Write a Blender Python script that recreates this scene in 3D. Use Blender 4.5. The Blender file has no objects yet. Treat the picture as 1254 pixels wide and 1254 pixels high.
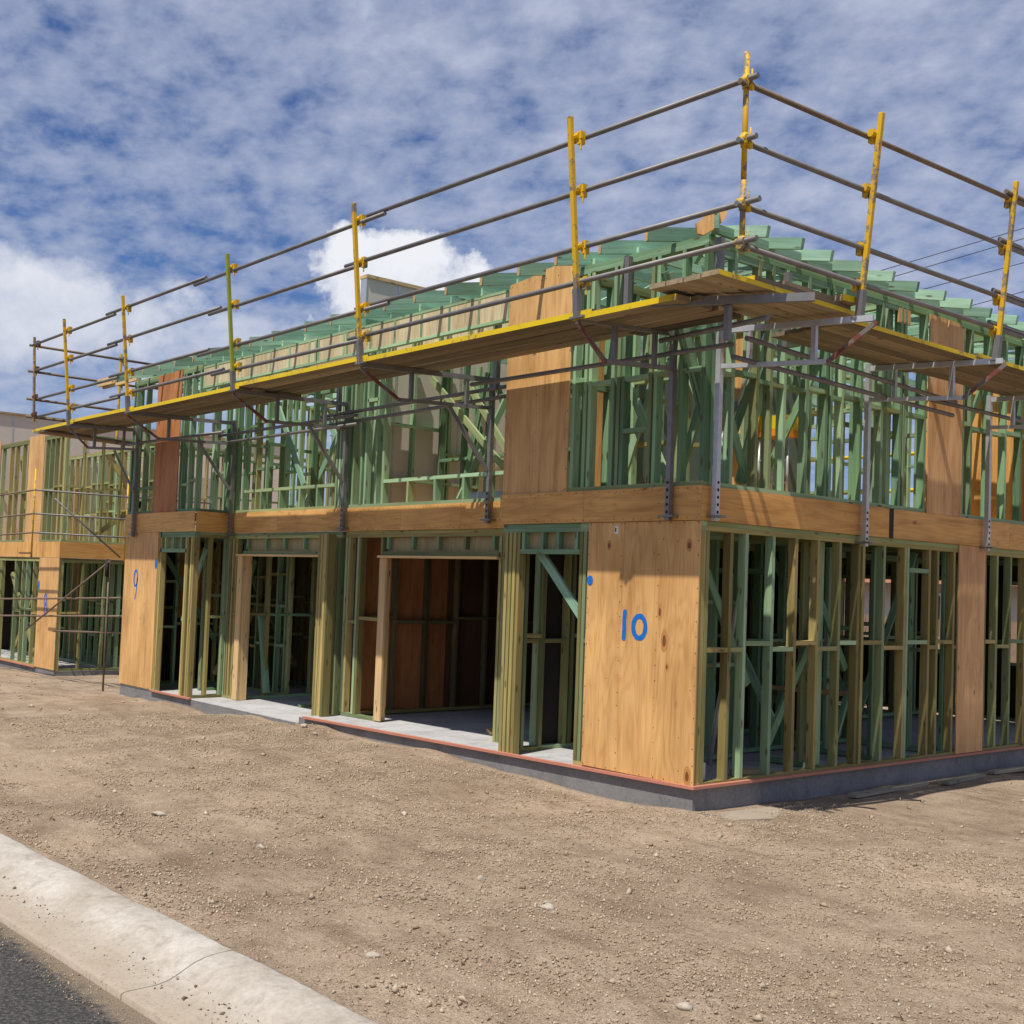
import bpy, math, random
import numpy as np
from mathutils import Vector, Matrix
rng = random.Random(7)
R = math.radians
scene = bpy.context.scene
COL = scene.collection

# ------------------------------------------------------------------ materials
class NT:
    def __init__(s, name):
        s.m = bpy.data.materials.new(name); s.m.use_nodes = True
        s.t = s.m.node_tree; s.n = s.t.nodes; s.l = s.t.links
        s.b = s.n['Principled BSDF']
    def node(s, typ, **kw):
        n = s.n.new(typ)
        for k, v in kw.items():
            if k.startswith('i_'):
                key = k[2:]; key = int(key) if key.isdigit() else key.replace('_', ' ')
                if hasattr(v, 'links') or isinstance(v, bpy.types.NodeSocket): s.l.new(v, n.inputs[key])
                else: n.inputs[key].default_value = v
            else: setattr(n, k, v)
        return n
    def attr(s, name): return s.node('ShaderNodeAttribute', attribute_name=name)
    def math(s, op, a, b=0.0, c=None, clamp=False):
        n = s.node('ShaderNodeMath', operation=op); n.use_clamp = clamp
        for i, v in enumerate((a, b, c)):
            if v is None: continue
            if isinstance(v, bpy.types.NodeSocket): s.l.new(v, n.inputs[i])
            else: n.inputs[i].default_value = v
        return n.outputs[0]
    def mix(s, f, a, b, mode='MIX'):
        n = s.node('ShaderNodeMix', data_type='RGBA', blend_type=mode)
        for i, v in ((0, f), (6, a), (7, b)):
            if isinstance(v, bpy.types.NodeSocket): s.l.new(v, n.inputs[i])
            else: n.inputs[i].default_value = v if i == 0 else (v[0], v[1], v[2], 1)
        return n.outputs[2]
    def ramp(s, f, stops, interp='LINEAR'):
        n = s.node('ShaderNodeValToRGB'); s.l.new(f, n.inputs[0]); e = n.color_ramp.elements
        n.color_ramp.interpolation = interp
        while len(e) < len(stops): e.new(0.5)
        for q, (p, c) in zip(e, stops):
            q.position = p; q.color = (c[0], c[1], c[2], 1) if len(c) < 4 else c
        return n.outputs[0]
    def noise(s, vec, scale, detail=4, rough=.55, dist=0.0):
        n = s.node('ShaderNodeTexNoise'); s.l.new(vec, n.inputs['Vector'])
        n.inputs['Scale'].default_value = scale; n.inputs['Detail'].default_value = detail
        n.inputs['Roughness'].default_value = rough; n.inputs['Distortion'].default_value = dist
        return n.outputs[0]
    def mapping(s, vec, scale=(1, 1, 1), loc=(0, 0, 0)):
        n = s.node('ShaderNodeMapping'); s.l.new(vec, n.inputs[0]); n.inputs['Scale'].default_value = scale
        n.inputs['Location'].default_value = loc
        return n.outputs[0]
    def bump(s, h, strength=.3, dist=.01):
        n = s.node('ShaderNodeBump'); s.l.new(h, n.inputs['Height'])
        n.inputs['Strength'].default_value = strength; n.inputs['Distance'].default_value = dist
        s.l.new(n.outputs[0], s.b.inputs['Normal'])
    def col(s, sock):
        if isinstance(sock, bpy.types.NodeSocket): s.l.new(sock, s.b.inputs['Base Color'])
        else: s.b.inputs['Base Color'].default_value = (*sock, 1)
    def set(s, rough=.7, metal=0.0, spec=.3):
        s.b.inputs['Roughness'].default_value = rough; s.b.inputs['Metallic'].default_value = metal
        s.b.inputs['Specular IOR Level'].default_value = spec
        return s.m

def timber(name, stops, knots=True, dirt=.35):
    k = NT(name); gc = k.attr('gc').outputs['Vector']; tone = k.attr('tone').outputs['Fac']
    base = k.ramp(tone, stops)
    pv = k.math('FRACT', k.math('MULTIPLY', tone, 37.7)); base = k.mix(1, base, k.ramp(pv, [(0, (.62, .62, .60)), (.6, (1, 1, 1)), (1, (1.22, 1.2, 1.15))]), 'MULTIPLY')
    g1 = k.noise(k.mapping(gc, (1.3, 38, 38)), 1.0, 5, .6, .6)
    g2 = k.noise(k.mapping(gc, (.7, 5, 5)), 1.0, 3)
    c = k.mix(k.math('MULTIPLY', g1, 1.0), k.mix(1, base, (.45, .50, .48), 'MULTIPLY'), k.mix(1, base, (1.5, 1.42, 1.28), 'MULTIPLY'))
    patch = k.ramp(g2, [(.36, (.72, .74, .66)), (.55, (1, 1, 1)), (.7, (1.12, 1.06, .9))])
    c = k.mix(.8, c, patch, 'MULTIPLY')
    if knots:
        v = k.node('ShaderNodeTexVoronoi', feature='F1'); k.l.new(k.mapping(gc, (3.1, 11, 11)), v.inputs['Vector']); v.inputs['Scale'].default_value = 1
        kn = k.ramp(v.outputs['Distance'], [(.09, (1, 1, 1)), (.19, (0, 0, 0))])
        c = k.mix(k.math('MULTIPLY', kn, .8), c, (.10, .06, .03))
    k.col(c); k.bump(g1, .12, .004)
    return k.set(.78, 0, .2)

M = {}
M['green'] = timber('treated_timber', [(0, (.135, .25, .145)), (.25, (.22, .375, .235)), (.45, (.335, .50, .335)), (.6, (.29, .33, .165)), (.8, (.33, .285, .115)), (1, (.46, .365, .16))])
M['aqua'] = timber('aqua_timber', [(0, (.29, .52, .40)), (.5, (.38, .62, .49)), (1, (.44, .66, .53))])
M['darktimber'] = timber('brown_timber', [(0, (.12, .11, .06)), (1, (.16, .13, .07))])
M['pine'] = timber('pale_pine', [(0, (.62, .42, .22)), (1, (.70, .50, .29))])
M['plank'] = timber('scaffold_timber', [(0, (.17, .135, .10)), (.5, (.25, .195, .14)), (1, (.33, .26, .18))])
M['greyplank'] = timber('weathered_timber', [(0, (.30, .27, .23)), (1, (.44, .39, .33))])

def plywood(name, a, b, dark=(.12, .05, .02)):
    k = NT(name); gc = k.attr('gc').outputs['Vector']; tone = k.attr('tone').outputs['Fac']
    base = k.mix(tone, a, b)
    w = k.noise(k.mapping(gc, (.55, 5.5, 1)), 1.0, 6, .6, 1.4)
    fine = k.noise(k.mapping(gc, (3.5, 95, 1)), 1.0, 3, .6)
    big = k.noise(k.mapping(gc, (.9, 1.6, 1), (3, 1, 0)), 1.0, 3)
    fig = k.noise(k.mapping(gc, (.32, 2.6, 1), (7, 3, 0)), 1.0, 3, .5, .5)
    ring = k.math('MULTIPLY_ADD', k.math('SINE', k.math('MULTIPLY', fig, 95.0)), .5, .5)
    base = k.mix(k.math('MULTIPLY', k.math('POWER', ring, 3.0), .38), base, k.mix(1, base, (.74, .60, .44), 'MULTIPLY'))
    c = k.mix(1, base, k.ramp(w, [(.3, (.80, .74, .66)), (.5, (1, 1, 1)), (.68, (1.14, 1.12, 1.05))]), 'MULTIPLY')
    c = k.mix(.5, c, k.ramp(fine, [(.3, (.78, .74, .7)), (.65, (1.1, 1.1, 1.1))]), 'MULTIPLY')
    c = k.mix(.7, c, k.ramp(big, [(.3, (.72, .66, .58)), (.6, (1.08, 1.08, 1.08))]), 'MULTIPLY')
    v = k.node('ShaderNodeTexVoronoi', feature='F1'); v.inputs['Scale'].default_value = 1
    k.l.new(k.mapping(gc, (1.5, 2.9, 1)), v.inputs['Vector'])
    kn = k.ramp(v.outputs['Distance'], [(.022, (1, 1, 1)), (.05, (.4, .4, .4)), (.10, (0, 0, 0))])
    c = k.mix(k.math('MULTIPLY', kn, .85), c, dark)
    nv = k.node('ShaderNodeTexVoronoi', feature='F1'); nv.inputs['Scale'].default_value = 1
    k.l.new(k.mapping(gc, (4.2, 5.5, 1), (9, 2, 0)), nv.inputs['Vector'])
    nail = k.ramp(nv.outputs['Distance'], [(.030, (1, 1, 1)), (.042, (0, 0, 0))])
    c = k.mix(k.math('MULTIPLY', nail, .8), c, (.05, .035, .025))
    k.col(c); k.bump(w, .05, .004)
    return k.set(.6, 0, .3)
M['ply'] = plywood('plywood', (.67, .385, .145), (.73, .445, .18))
M['plyband'] = plywood('plywood_band', (.66, .355, .105), (.72, .41, .135))
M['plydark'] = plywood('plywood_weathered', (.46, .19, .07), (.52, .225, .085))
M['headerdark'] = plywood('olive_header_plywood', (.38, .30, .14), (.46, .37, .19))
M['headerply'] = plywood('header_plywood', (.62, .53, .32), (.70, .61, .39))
M['plydim'] = plywood('shade_toned_plywood', (.12, .062, .035), (.15, .078, .045))  # plywood colour darkened to stand in for the deep garage's shade
M['plyside'] = plywood('plywood_side', (.66, .385, .17), (.70, .43, .20))

def plain(name, col, rough=.6, metal=0.0, spec=.3, var=.25, scale=6, bump=.0):
    k = NT(name); tc = k.node('ShaderNodeTexCoord').outputs['Object']
    n = k.noise(tc, scale, 5, .6)
    k.col(k.mix(n, [v * (1 - var) for v in col], [min(1, v * (1 + var)) for v in col]))
    if bump: k.bump(n, bump, .01)
    return k.set(rough, metal, spec)
def painted_steel(name, paint, worn, amount):
    k = NT(name); tc = k.node('ShaderNodeTexCoord').outputs['Object']
    n = k.noise(tc, 9, 6, .7); n2 = k.noise(tc, 2.2, 3)
    f = k.ramp(k.math('ADD', k.math('MULTIPLY', n, .75), k.math('MULTIPLY', n2, .4)), [(amount, (1, 1, 1)), (amount + .05, (0, 0, 0))])
    k.col(k.mix(f, k.mix(n2, [v * .75 for v in paint], paint), worn)); k.bump(n, .08, .003)
    return k.set(.5, 0, .35)
M['yellow'] = painted_steel('yellow_paint', (.80, .47, .015), (.24, .19, .12), .50)
M['yellowclean'] = painted_steel('yellow_edge_paint', (.86, .60, .01), (.40, .26, .08), .46)
M['galv'] = plain('galvanised_steel', (.24, .225, .21), .5, .55, .5, .35, 10)
M['tube'] = plain('weathered_tube', (.20, .185, .17), .55, .35, .4, .5, 5)
M['alu'] = plain('pale_steel', (.55, .55, .55), .45, .5, .5, .25, 12)
M['brownsteel'] = plain('brown_steel', (.20, .145, .10), .7, .2, .3, .5, 8)
M['rust'] = plain('rusty_steel', (.20, .10, .055), .8, .1, .3, .5, 14)
M['redpaint'] = painted_steel('red_worn_paint', (.20, .055, .035), (.17, .145, .125), .54)
M['strip'] = plain('terracotta_strip', (.52, .21, .14), .65, 0, .3, .2, 3)
M['wire'] = plain('black_wire', (.03, .03, .04), .6)
M['blue'] = plain('blue_spray_paint', (.010, .15, .50), .6, 0, .3, .35, 30)
M['white'] = plain('white_label', (.72, .72, .70), .5)
M['wrap'] = plain('blue_grey_wrap', (.36, .40, .46), .35, 0, .5, .3, 5)
M['dark'] = plain('shade_and_black_parts', (.034, .029, .022), .8)  # near black: painted shade on added interior sheets; also straps, nails, print
M['lathe'] = plain('fence_timber', (.30, .20, .14), .8, 0, .2, .35, 8)
M['tile'] = plain('roof_tile', (.30, .13, .08), .8, 0, .2, .35, 8)
M['render'] = plain('pale_render', (.55, .53, .50), .8, 0, .2, .1, 4)
M['orangebox'] = plain('orange_paint', (.75, .25, .02), .55)
M['dustyconcrete'] = plain('dusty_concrete', (.33, .275, .21), .9, 0, .2, .25, 7, .2)
M['wrapgreen'] = plain('green_grey_wrap', (.12, .16, .125), .8)
M['knotring'] = plain('knot_halo', (.50, .24, .075), .6, 0, .3, .3, 30)
M['knotcore'] = plain('knot_core', (.20, .075, .025), .6, 0, .3, .5, 40)
M['darksoil'] = plain('dark_soil', (.14, .10, .065), .95, 0, .1, .5, 30)
M['glass'] = plain('dark_glass', (.03, .04, .05), .1, 0, .6)

def concrete(name, base, dirt, joint=None):
    k = NT(name); tc = k.node('ShaderNodeTexCoord').outputs['Object']
    n1 = k.noise(tc, 1.3, 6, .62); n2 = k.noise(tc, 28, 5, .7); n3 = k.noise(tc, 5, 5, .65, .8)
    c = k.mix(k.ramp(n1, [(.38, (0, 0, 0)), (.68, (1, 1, 1))]), base, dirt)
    c = k.mix(.75, c, k.ramp(n2, [(.3, (.74, .73, .72)), (.6, (1.06, 1.06, 1.06))]), 'MULTIPLY')
    c = k.mix(.8, c, k.ramp(n3, [(.28, (.66, .64, .6)), (.48, (1, 1, 1)), (.75, (1.1, 1.1, 1.1))]), 'MULTIPLY')
    return k, c, n2, tc
k, c, n2, tc = concrete('slab_concrete', (.50, .495, .49), (.38, .375, .37)); k.col(c); k.bump(n2, .15, .004); M['slab'] = k.set(.8, 0, .25)
k, c, n2, tc = concrete('slab_edge_concrete', (.25, .245, .24), (.19, .185, .18)); k.col(c); k.bump(n2, .3, .006); M['slabedge'] = k.set(.85, 0, .2)
# kerb: dirt settles in the channel (object y), one saw joint
k, c, n2, tc = concrete('kerb_concrete', (.49, .45, .39), (.36, .315, .255))
sx = k.node('ShaderNodeSeparateXYZ'); k.l.new(tc, sx.inputs[0])
wob = k.noise(tc, 3.0, 5, .65)
yy = k.math('ADD', k.math('SUBTRACT', sx.outputs[1], k.math('MULTIPLY', sx.outputs[0], .031)), k.math('MULTIPLY', k.math('SUBTRACT', wob, .5), .5))
ch = k.ramp(k.math('MULTIPLY_ADD', yy, 1.0, 6.42), [(.30, (.25, .25, .25)), (.50, (1, 1, 1)), (.66, (.75, .75, .75)), (.86, (0, 0, 0))])
sp = k.ramp(k.noise(tc, 42, 4, .75), [(.55, (0, 0, 0)), (.68, (1, 1, 1))])
c = k.mix(k.math('MULTIPLY', ch, .75), c, (.36, .285, .205))
c = k.mix(k.math('MULTIPLY', k.math('MULTIPLY', ch, sp), .6), c, (.13, .09, .06))
jx = k.math('ADD', sx.outputs[0], k.math('MULTIPLY', k.math('SUBTRACT', k.noise(tc, 2.2, 3), .5), .10))
jd = k.math('LESS_THAN', k.math('ABSOLUTE', k.math('SUBTRACT', jx, 1.13)), .007)
c = k.mix(k.math('MULTIPLY', jd, .75), c, (.10, .085, .07))
k.col(c); k.bump(k.noise(tc, 30, 6, .7), .35, .008); M['kerb'] = k.set(.88, 0, .2)
# asphalt
k = NT('asphalt'); tc = k.node('ShaderNodeTexCoord').outputs['Object']
n = k.noise(tc, 48, 5, .75); n1 = k.noise(tc, 2, 4)
v = k.node('ShaderNodeTexVoronoi'); v.inputs['Scale'].default_value = 95; k.l.new(tc, v.inputs['Vector'])
c = k.ramp(n, [(.32, (.018, .017, .016)), (.5, (.058, .054, .050)), (.68, (.15, .14, .125))])
sxa = k.node('ShaderNodeSeparateXYZ'); k.l.new(tc, sxa.inputs[0])
edge = k.ramp(k.math('ADD', k.math('ADD', sxa.outputs[1], 7.0), k.math('MULTIPLY', k.noise(tc, 9, 5, .7), .5)), [(.95, (0, 0, 0)), (1.0, (1, 1, 1))])
c = k.mix(k.math('MULTIPLY', k.ramp(k.math('ADD', k.math('MULTIPLY_ADD', sxa.outputs[1], 3.0, 18.50), k.math('MULTIPLY', k.noise(tc, 14, 5, .7), .9)), [(.7, (0, 0, 0)), (1.0, (1, 1, 1))]), .75), c, (.27, .205, .14))
k.col(c); k.bump(k.math('ADD', n, v.outputs['Distance']), .7, .012); M['asphalt'] = k.set(.9, 0, .25)
# dry earth
k = NT('dry_earth'); tc = k.node('ShaderNodeTexCoord').outputs['Object']
a1 = k.noise(tc, .55, 6, .6, .5); a2 = k.noise(tc, 3.2, 6, .65, .6); a3 = k.noise(tc, 34, 6, .7, 1.2); a4 = k.noise(tc, 110, 3, .6)
c = k.ramp(a2, [(.28, (.295, .217, .150)), (.5, (.395, .302, .215)), (.72, (.455, .36, .265))])
c = k.mix(.9, c, k.ramp(a1, [(.33, (.70, .67, .64)), (.5, (1, 1, 1)), (.7, (1.12, 1.11, 1.1))]), 'MULTIPLY')
c = k.mix(.8, c, k.ramp(a3, [(.32, (.50, .47, .43)), (.48, (1, 1, 1)), (.66, (1.25, 1.25, 1.25))]), 'MULTIPLY')
c = k.mix(.85, c, k.ramp(a4, [(.36, (.55, .53, .50)), (.58, (1.08, 1.08, 1.08)), (.7, (1.3, 1.3, 1.28))]), 'MULTIPLY')
sc = k.noise(k.mapping(tc, (.5, 3.4, 1), (4, 0, 0)), 1.0, 5, .65, .4)
c = k.mix(.7, c, k.ramp(sc, [(.34, (.74, .71, .68)), (.5, (1, 1, 1)), (.68, (1.1, 1.1, 1.1))]), 'MULTIPLY')
k.col(c); k.bump(k.math('ADD', k.math('ADD', k.math('MULTIPLY', a3, .6), k.math('MULTIPLY', a4, .35)), k.math('MULTIPLY', sc, .8)), .9, .03); M['earth'] = k.set(.95, 0, .12)
k = NT('earth_chips'); tone = k.attr('tone').outputs['Fac']
k.col(k.ramp(tone, [(0, (.24, .175, .115)), (.45, (.385, .292, .20)), (.85, (.47, .375, .27)), (.97, (.56, .49, .39)), (1, (.66, .62, .53))])); M['chips'] = k.set(.92, 0, .15)
k = NT('stone'); tc = k.node('ShaderNodeTexCoord').outputs['Object']
n = k.noise(tc, 24, 5, .65); k.col(k.ramp(n, [(.3, (.30, .25, .19)), (.6, (.46, .40, .32))])); k.bump(n, .4, .01); M['stone'] = k.set(.9, 0, .2)
# fibre-cement party wall with joints
k = NT('party_wall_board'); tc = k.node('ShaderNodeTexCoord').outputs['Object']
n = k.noise(tc, 1.4, 5, .6); k.col(k.mix(n, (.36, .325, .285), (.45, .41, .365))); M['board'] = k.set(.85, 0, .2)
k = NT('pale_party_board'); tc = k.node('ShaderNodeTexCoord').outputs['Object']
n = k.noise(tc, 1.4, 5, .6); k.col(k.mix(n, (.60, .53, .445), (.68, .605, .51))); M['boardlight'] = k.set(.85, 0, .2)

# ------------------------------------------------------------------ mesh builder
class MB:
    def __init__(s): s.v = []; s.f = []; s.gc = []; s.tn = []; s.mi = []
    def face(s, idx, gcs, tone, mi=0): s.f.append(idx); s.gc += gcs; s.tn.append(tone); s.mi.append(mi)
    def beam(s, a, b, w, h, up=(0, 0, 1), tone=None, mi=0, jit=0.0):
        """box along a->b; w across, h along up"""
        a = Vector(a); b = Vector(b); d = b - a; L = d.length; d = d.normalized()
        up = Vector(up)
        if abs(d.dot(up)) > .97: up = Vector((0, 1, 0)) if abs(d.y) < .9 else Vector((1, 0, 0))
        sd = d.cross(up).normalized(); u = sd.cross(d).normalized()
        if tone is None: tone = rng.random()
        o = (rng.uniform(0, 40), rng.uniform(0, 40), rng.uniform(0, 40)); n = len(s.v)
        loc = []
        for e, p in ((0, a), (1, b)):
            j = Vector((rng.uniform(-jit, jit), rng.uniform(-jit, jit), 0)) if jit else Vector((0, 0, 0))
            for q, r in ((-1, -1), (1, -1), (1, 1), (-1, 1)):
                s.v.append(p + j + sd * q * w / 2 + u * r * h / 2); loc.append((e * L + o[0], q * w / 2 + o[1], r * h / 2 + o[2]))
        for q in ((3, 2, 1, 0), (4, 5, 6, 7), (0, 1, 5, 4), (1, 2, 6, 5), (2, 3, 7, 6), (3, 0, 4, 7)):
            s.face([n + i for i in q], [loc[i] for i in q], tone, mi)
        return s
    def box(s, x0, x1, y0, y1, z0, z1, tone=None, mi=0, grain='z'):
        if grain == 'z': return s.beam(((x0 + x1) / 2, (y0 + y1) / 2, z0), ((x0 + x1) / 2, (y0 + y1) / 2, z1), x1 - x0, y1 - y0, (0, 1, 0), tone, mi) if False else s._box(x0, x1, y0, y1, z0, z1, 2, tone, mi)
        return s._box(x0, x1, y0, y1, z0, z1, 'xyz'.index(grain), tone, mi)
    def _box(s, x0, x1, y0, y1, z0, z1, g, tone, mi):
        if tone is None: tone = rng.random()
        o = (rng.uniform(0, 40), rng.uniform(0, 40), rng.uniform(0, 40)); n = len(s.v)
        P = [(x, y, z) for z in (z0, z1) for (x, y) in ((x0, y0), (x1, y0), (x1, y1), (x0, y1))]
        s.v += [Vector(p) for p in P]
        oth = [i for i in range(3) if i != g]
        loc = [(p[g] + o[0], p[oth[0]] + p[oth[1]] * (1 if g == 2 else 1) + o[1], o[2]) for p in P]
        for q in ((3, 2, 1, 0), (4, 5, 6, 7), (0, 1, 5, 4), (1, 2, 6, 5), (2, 3, 7, 6), (3, 0, 4, 7)):
            s.face([n + i for i in q], [loc[i] for i in q], tone, mi)
        return s
    def prism(s, pts, off, tone=None, mi=0):
        """polygon pts extruded by vector off"""
        if tone is None: tone = rng.random()
        off = Vector(off); n = len(s.v); N = len(pts); P = [Vector(p) for p in pts]; P += [p + off for p in P]
        s.v += P; o = rng.uniform(0, 40)
        ax = max(range(3), key=lambda i: abs(off[i])); ot = [i for i in range(3) if i != ax]
        lc = lambda i: (P[i][ot[1]] + o, P[i][ot[0]] + P[i][ax] + o, o)
        for q in ([list(range(N))[::-1], list(range(N, 2 * N))] + [[i, (i + 1) % N, (i + 1) % N + N, i + N] for i in range(N)]):
            s.face([n + i for i in q], [lc(i) for i in q], tone, mi)
        return s
    def tube(s, a, b, r, seg=8, tone=None, mi=0, cap=True):
        a = Vector(a); b = Vector(b); d = (b - a).normalized(); up = Vector((0, 0, 1)) if abs(d.z) < .9 else Vector((1, 0, 0))
        sd = d.cross(up).normalized(); u = sd.cross(d); n = len(s.v); L = (b - a).length
        if tone is None: tone = rng.random()
        for p in (a, b):
            for i in range(seg):
                t = 2 * math.pi * i / seg; s.v.append(p + sd * math.cos(t) * r + u * math.sin(t) * r)
        for i in range(seg):
            j = (i + 1) % seg; s.face([n + i, n + j, n + seg + j, n + seg + i], [(0, 0, 0), (0, 0, 0), (L, 0, 0), (L, 0, 0)], tone, mi)
        if cap:
            s.face([n + i for i in range(seg)][::-1], [(0, 0, 0)] * seg, tone, mi); s.face([n + seg + i for i in range(seg)], [(0, 0, 0)] * seg, tone, mi)
        return s
    def build(s, name, mats, parent=None, smooth=False, kind=None, bevel=0):
        me = bpy.data.meshes.new(name); me.from_pydata([tuple(v) for v in s.v], [], s.f)
        g = me.attributes.new('gc', 'FLOAT_VECTOR', 'CORNER'); g.data.foreach_set('vector', np.array(s.gc, dtype=np.float32).ravel())
        t = me.attributes.new('tone', 'FLOAT', 'FACE'); t.data.foreach_set('value', np.array(s.tn, dtype=np.float32))
        if not isinstance(mats, (list, tuple)): mats = [mats]
        for m in mats: me.materials.append(m if not isinstance(m, str) else M[m])
        if len(mats) > 1: me.polygons.foreach_set('material_index', s.mi)
        if smooth: me.polygons.foreach_set('use_smooth', [True] * len(me.polygons))
        me.update(); ob = bpy.data.objects.new(name, me); COL.objects.link(ob)
        if parent is not None:
            ob.parent = parent; ob.matrix_parent_inverse = parent.matrix_world.inverted() if False else Matrix.Translation(-world_loc(parent))
        if kind: ob['kind'] = kind
        if bevel:
            b = ob.modifiers.new('bevel', 'BEVEL'); b.width = bevel; b.segments = 2; b.limit_method = 'ANGLE'
        return ob
def world_loc(o):
    v = Vector(o.location)
    p = o.parent
    return v if p is None else Vector((0, 0, 0)) + (v if o.type != 'MESH' else Vector((0, 0, 0))) + (world_loc(p) if o.type != 'MESH' else Vector((0, 0, 0)))
def tag(o, label, cat, group=None, kind=None):
    o['label'] = label; o['category'] = cat
    if group: o['group'] = group
    if kind: o['kind'] = kind
    return o
def thing(name, loc, label, cat, group=None):
    o = bpy.data.objects.new(name, None); COL.objects.link(o); o.location = loc; o.empty_display_size = .2
    return tag(o, label, cat, group)
def structure(o): o['kind'] = 'structure'; return o

# ------------------------------------------------------------------ camera, light, sky
CP = Vector((7.328, -8.579, 1.840))
fw = Vector((-0.75977647, 0.64862907, 0.04494491)); rt = Vector((0.65010053, 0.75897137, 0.0364933)); upv = Vector((0.01044129, -0.05694546, 0.99832269))
cam = bpy.data.cameras.new('camera'); co = bpy.data.objects.new('camera', cam); COL.objects.link(co)
co.matrix_world = Matrix(((rt.x, upv.x, -fw.x, CP.x), (rt.y, upv.y, -fw.y, CP.y), (rt.z, upv.z, -fw.z, CP.z), (0, 0, 0, 1)))
cam.sensor_width = 36; cam.lens = 1456.33 / 1254 * 36; cam.shift_y = 22.4 / 1254
cam.clip_end = 8000; cam.clip_start = .05
scene.camera = co
SUNDIR = Vector((.15, -.476, 1.0)).normalized()
sl = bpy.data.lights.new('sun', 'SUN'); sl.energy = 5.0; sl.angle = R(.5); sl.color = (1.0, .95, .87)
so = bpy.data.objects.new('sun', sl); COL.objects.link(so); so.rotation_euler = SUNDIR.to_track_quat('Z', 'Y').to_euler(); so.location = (3, -10, 20)

w = bpy.data.worlds.new('World'); scene.world = w; w.use_nodes = True
wt = w.node_tree; bg = wt.nodes['Background']
class WN(NT):
    def __init__(s): s.t = wt; s.n = wt.nodes; s.l = wt.links
k = WN()
sky = k.node('ShaderNodeTexSky', sky_type='NISHITA'); sky.sun_disc = False
sky.sun_elevation = math.asin(SUNDIR.z); sky.sun_rotation = math.atan2(SUNDIR.x, SUNDIR.y)
sky.air_density = 1.0; sky.dust_density = .6; sky.ozone_density = 3.0
dirv = k.node('ShaderNodeTexCoord').outputs['Generated']
sp = k.node('ShaderNodeSeparateXYZ'); k.l.new(dirv, sp.inputs[0]); dz = sp.outputs[2]
inv = k.math('DIVIDE', 1.0, k.math('ADD', k.math('MAXIMUM', dz, 0.0), .24))
pl = k.node('ShaderNodeVectorMath', operation='SCALE'); k.l.new(dirv, pl.inputs[0]); k.l.new(inv, pl.inputs['Scale'])
pm = k.node('ShaderNodeMapping'); k.l.new(pl.outputs[0], pm.inputs[0]); pm.inputs['Scale'].default_value = (1, 1, 0)
P2 = pm.outputs[0]
rotm = k.node('ShaderNodeMapping'); k.l.new(P2, rotm.inputs[0]); rotm.inputs['Rotation'].default_value = (0, 0, R(35)); rotm.inputs['Scale'].default_value = (1.0, 1.15, 1)
n1 = k.noise(rotm.outputs[0], .8, 3, .5, .2)
n2 = k.noise(rotm.outputs[0], 10.0, 6, .57, .1)
n3 = k.noise(rotm.outputs[0], 25.0, 5, .6, .2)
den = k.math('ADD', k.math('ADD', k.math('MULTIPLY', n1, .42), k.math('MULTIPLY', n2, .62)), k.math('MULTIPLY', n3, .20))
alto = k.ramp(den, [(.465, (0.05, 0.05, 0.05)), (.60, (.52, .52, .52)), (.78, (.98, .98, .98))])
blue = k.node('ShaderNodeMix', data_type='RGBA', blend_type='MULTIPLY'); blue.inputs[0].default_value = 1
k.l.new(sky.outputs[0], blue.inputs[6]); blue.inputs[7].default_value = (.46, .66, 1.0, 1)
CL = (5.2, 5.75, 7.5)
c1 = k.mix(alto, blue.outputs[2], CL)
# cumulus low in the sky, edges broken by noise
hd = k.node('ShaderNodeVectorMath', operation='DOT_PRODUCT'); k.l.new(dirv, hd.inputs[0]); hd.inputs[1].default_value = (.65, .76, 0)
h = hd.outputs['Value']
cn = k.noise(dirv, 13.0, 10, .64, .1); cn2 = k.noise(dirv, 26.0, 6, .6)
def cumulus(h0, wl, wr, z0, hu, hdn, amp, s0=.30, s1=.62):
    dh = k.math('SUBTRACT', h, h0)
    a = k.math('MAXIMUM', k.math('DIVIDE', dh, wr), k.math('DIVIDE', dh, -wl))
    dv = k.math('SUBTRACT', dz, z0)
    b = k.math('MAXIMUM', k.math('DIVIDE', dv, hu), k.math('DIVIDE', dv, -hdn))
    rad = k.math('ADD', k.math('POWER', k.math('MAXIMUM', a, 0), 3.0), k.math('POWER', k.math('MAXIMUM', b, 0), 3.0))
    val = k.math('ADD', k.math('SUBTRACT', 1.0, rad), k.math('MULTIPLY', k.math('SUBTRACT', cn, .5), amp))
    return k.ramp(val, [(s0, (0, 0, 0)), ((s0 + s1) / 2 + .02, (.7, .7, .7)), (s1, (1, 1, 1))])
mA = cumulus(-.095, .095, .075, .235, .055, .12, 2.8)
mB = cumulus(-.37, .16, .12, .195, .052, .045, 3.4, .15, 1.15)
mC = cumulus(-.22, .12, .15, .17, .042, .05, 3.6, .1, 1.05)
cm = k.math('MAXIMUM', k.math('MAXIMUM', mA, k.math('MULTIPLY', mB, .85)), k.math('MULTIPLY', mC, .55))
shade = k.ramp(k.math('ADD', k.math('MULTIPLY', cn2, .45), k.math('MULTIPLY', dz, 2.2)), [(.5, (6.0, 6.5, 7.9)), (.80, (9.8, 10.0, 10.6))])
c2 = k.mix(cm, c1, shade)
k.l.new(c2, bg.inputs['Color']); bg.inputs['Strength'].default_value = .088
scene.view_settings.view_transform = 'Standard'; scene.view_settings.look = 'None'; scene.view_settings.exposure = 0.0; scene.view_settings.gamma = 1

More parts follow.
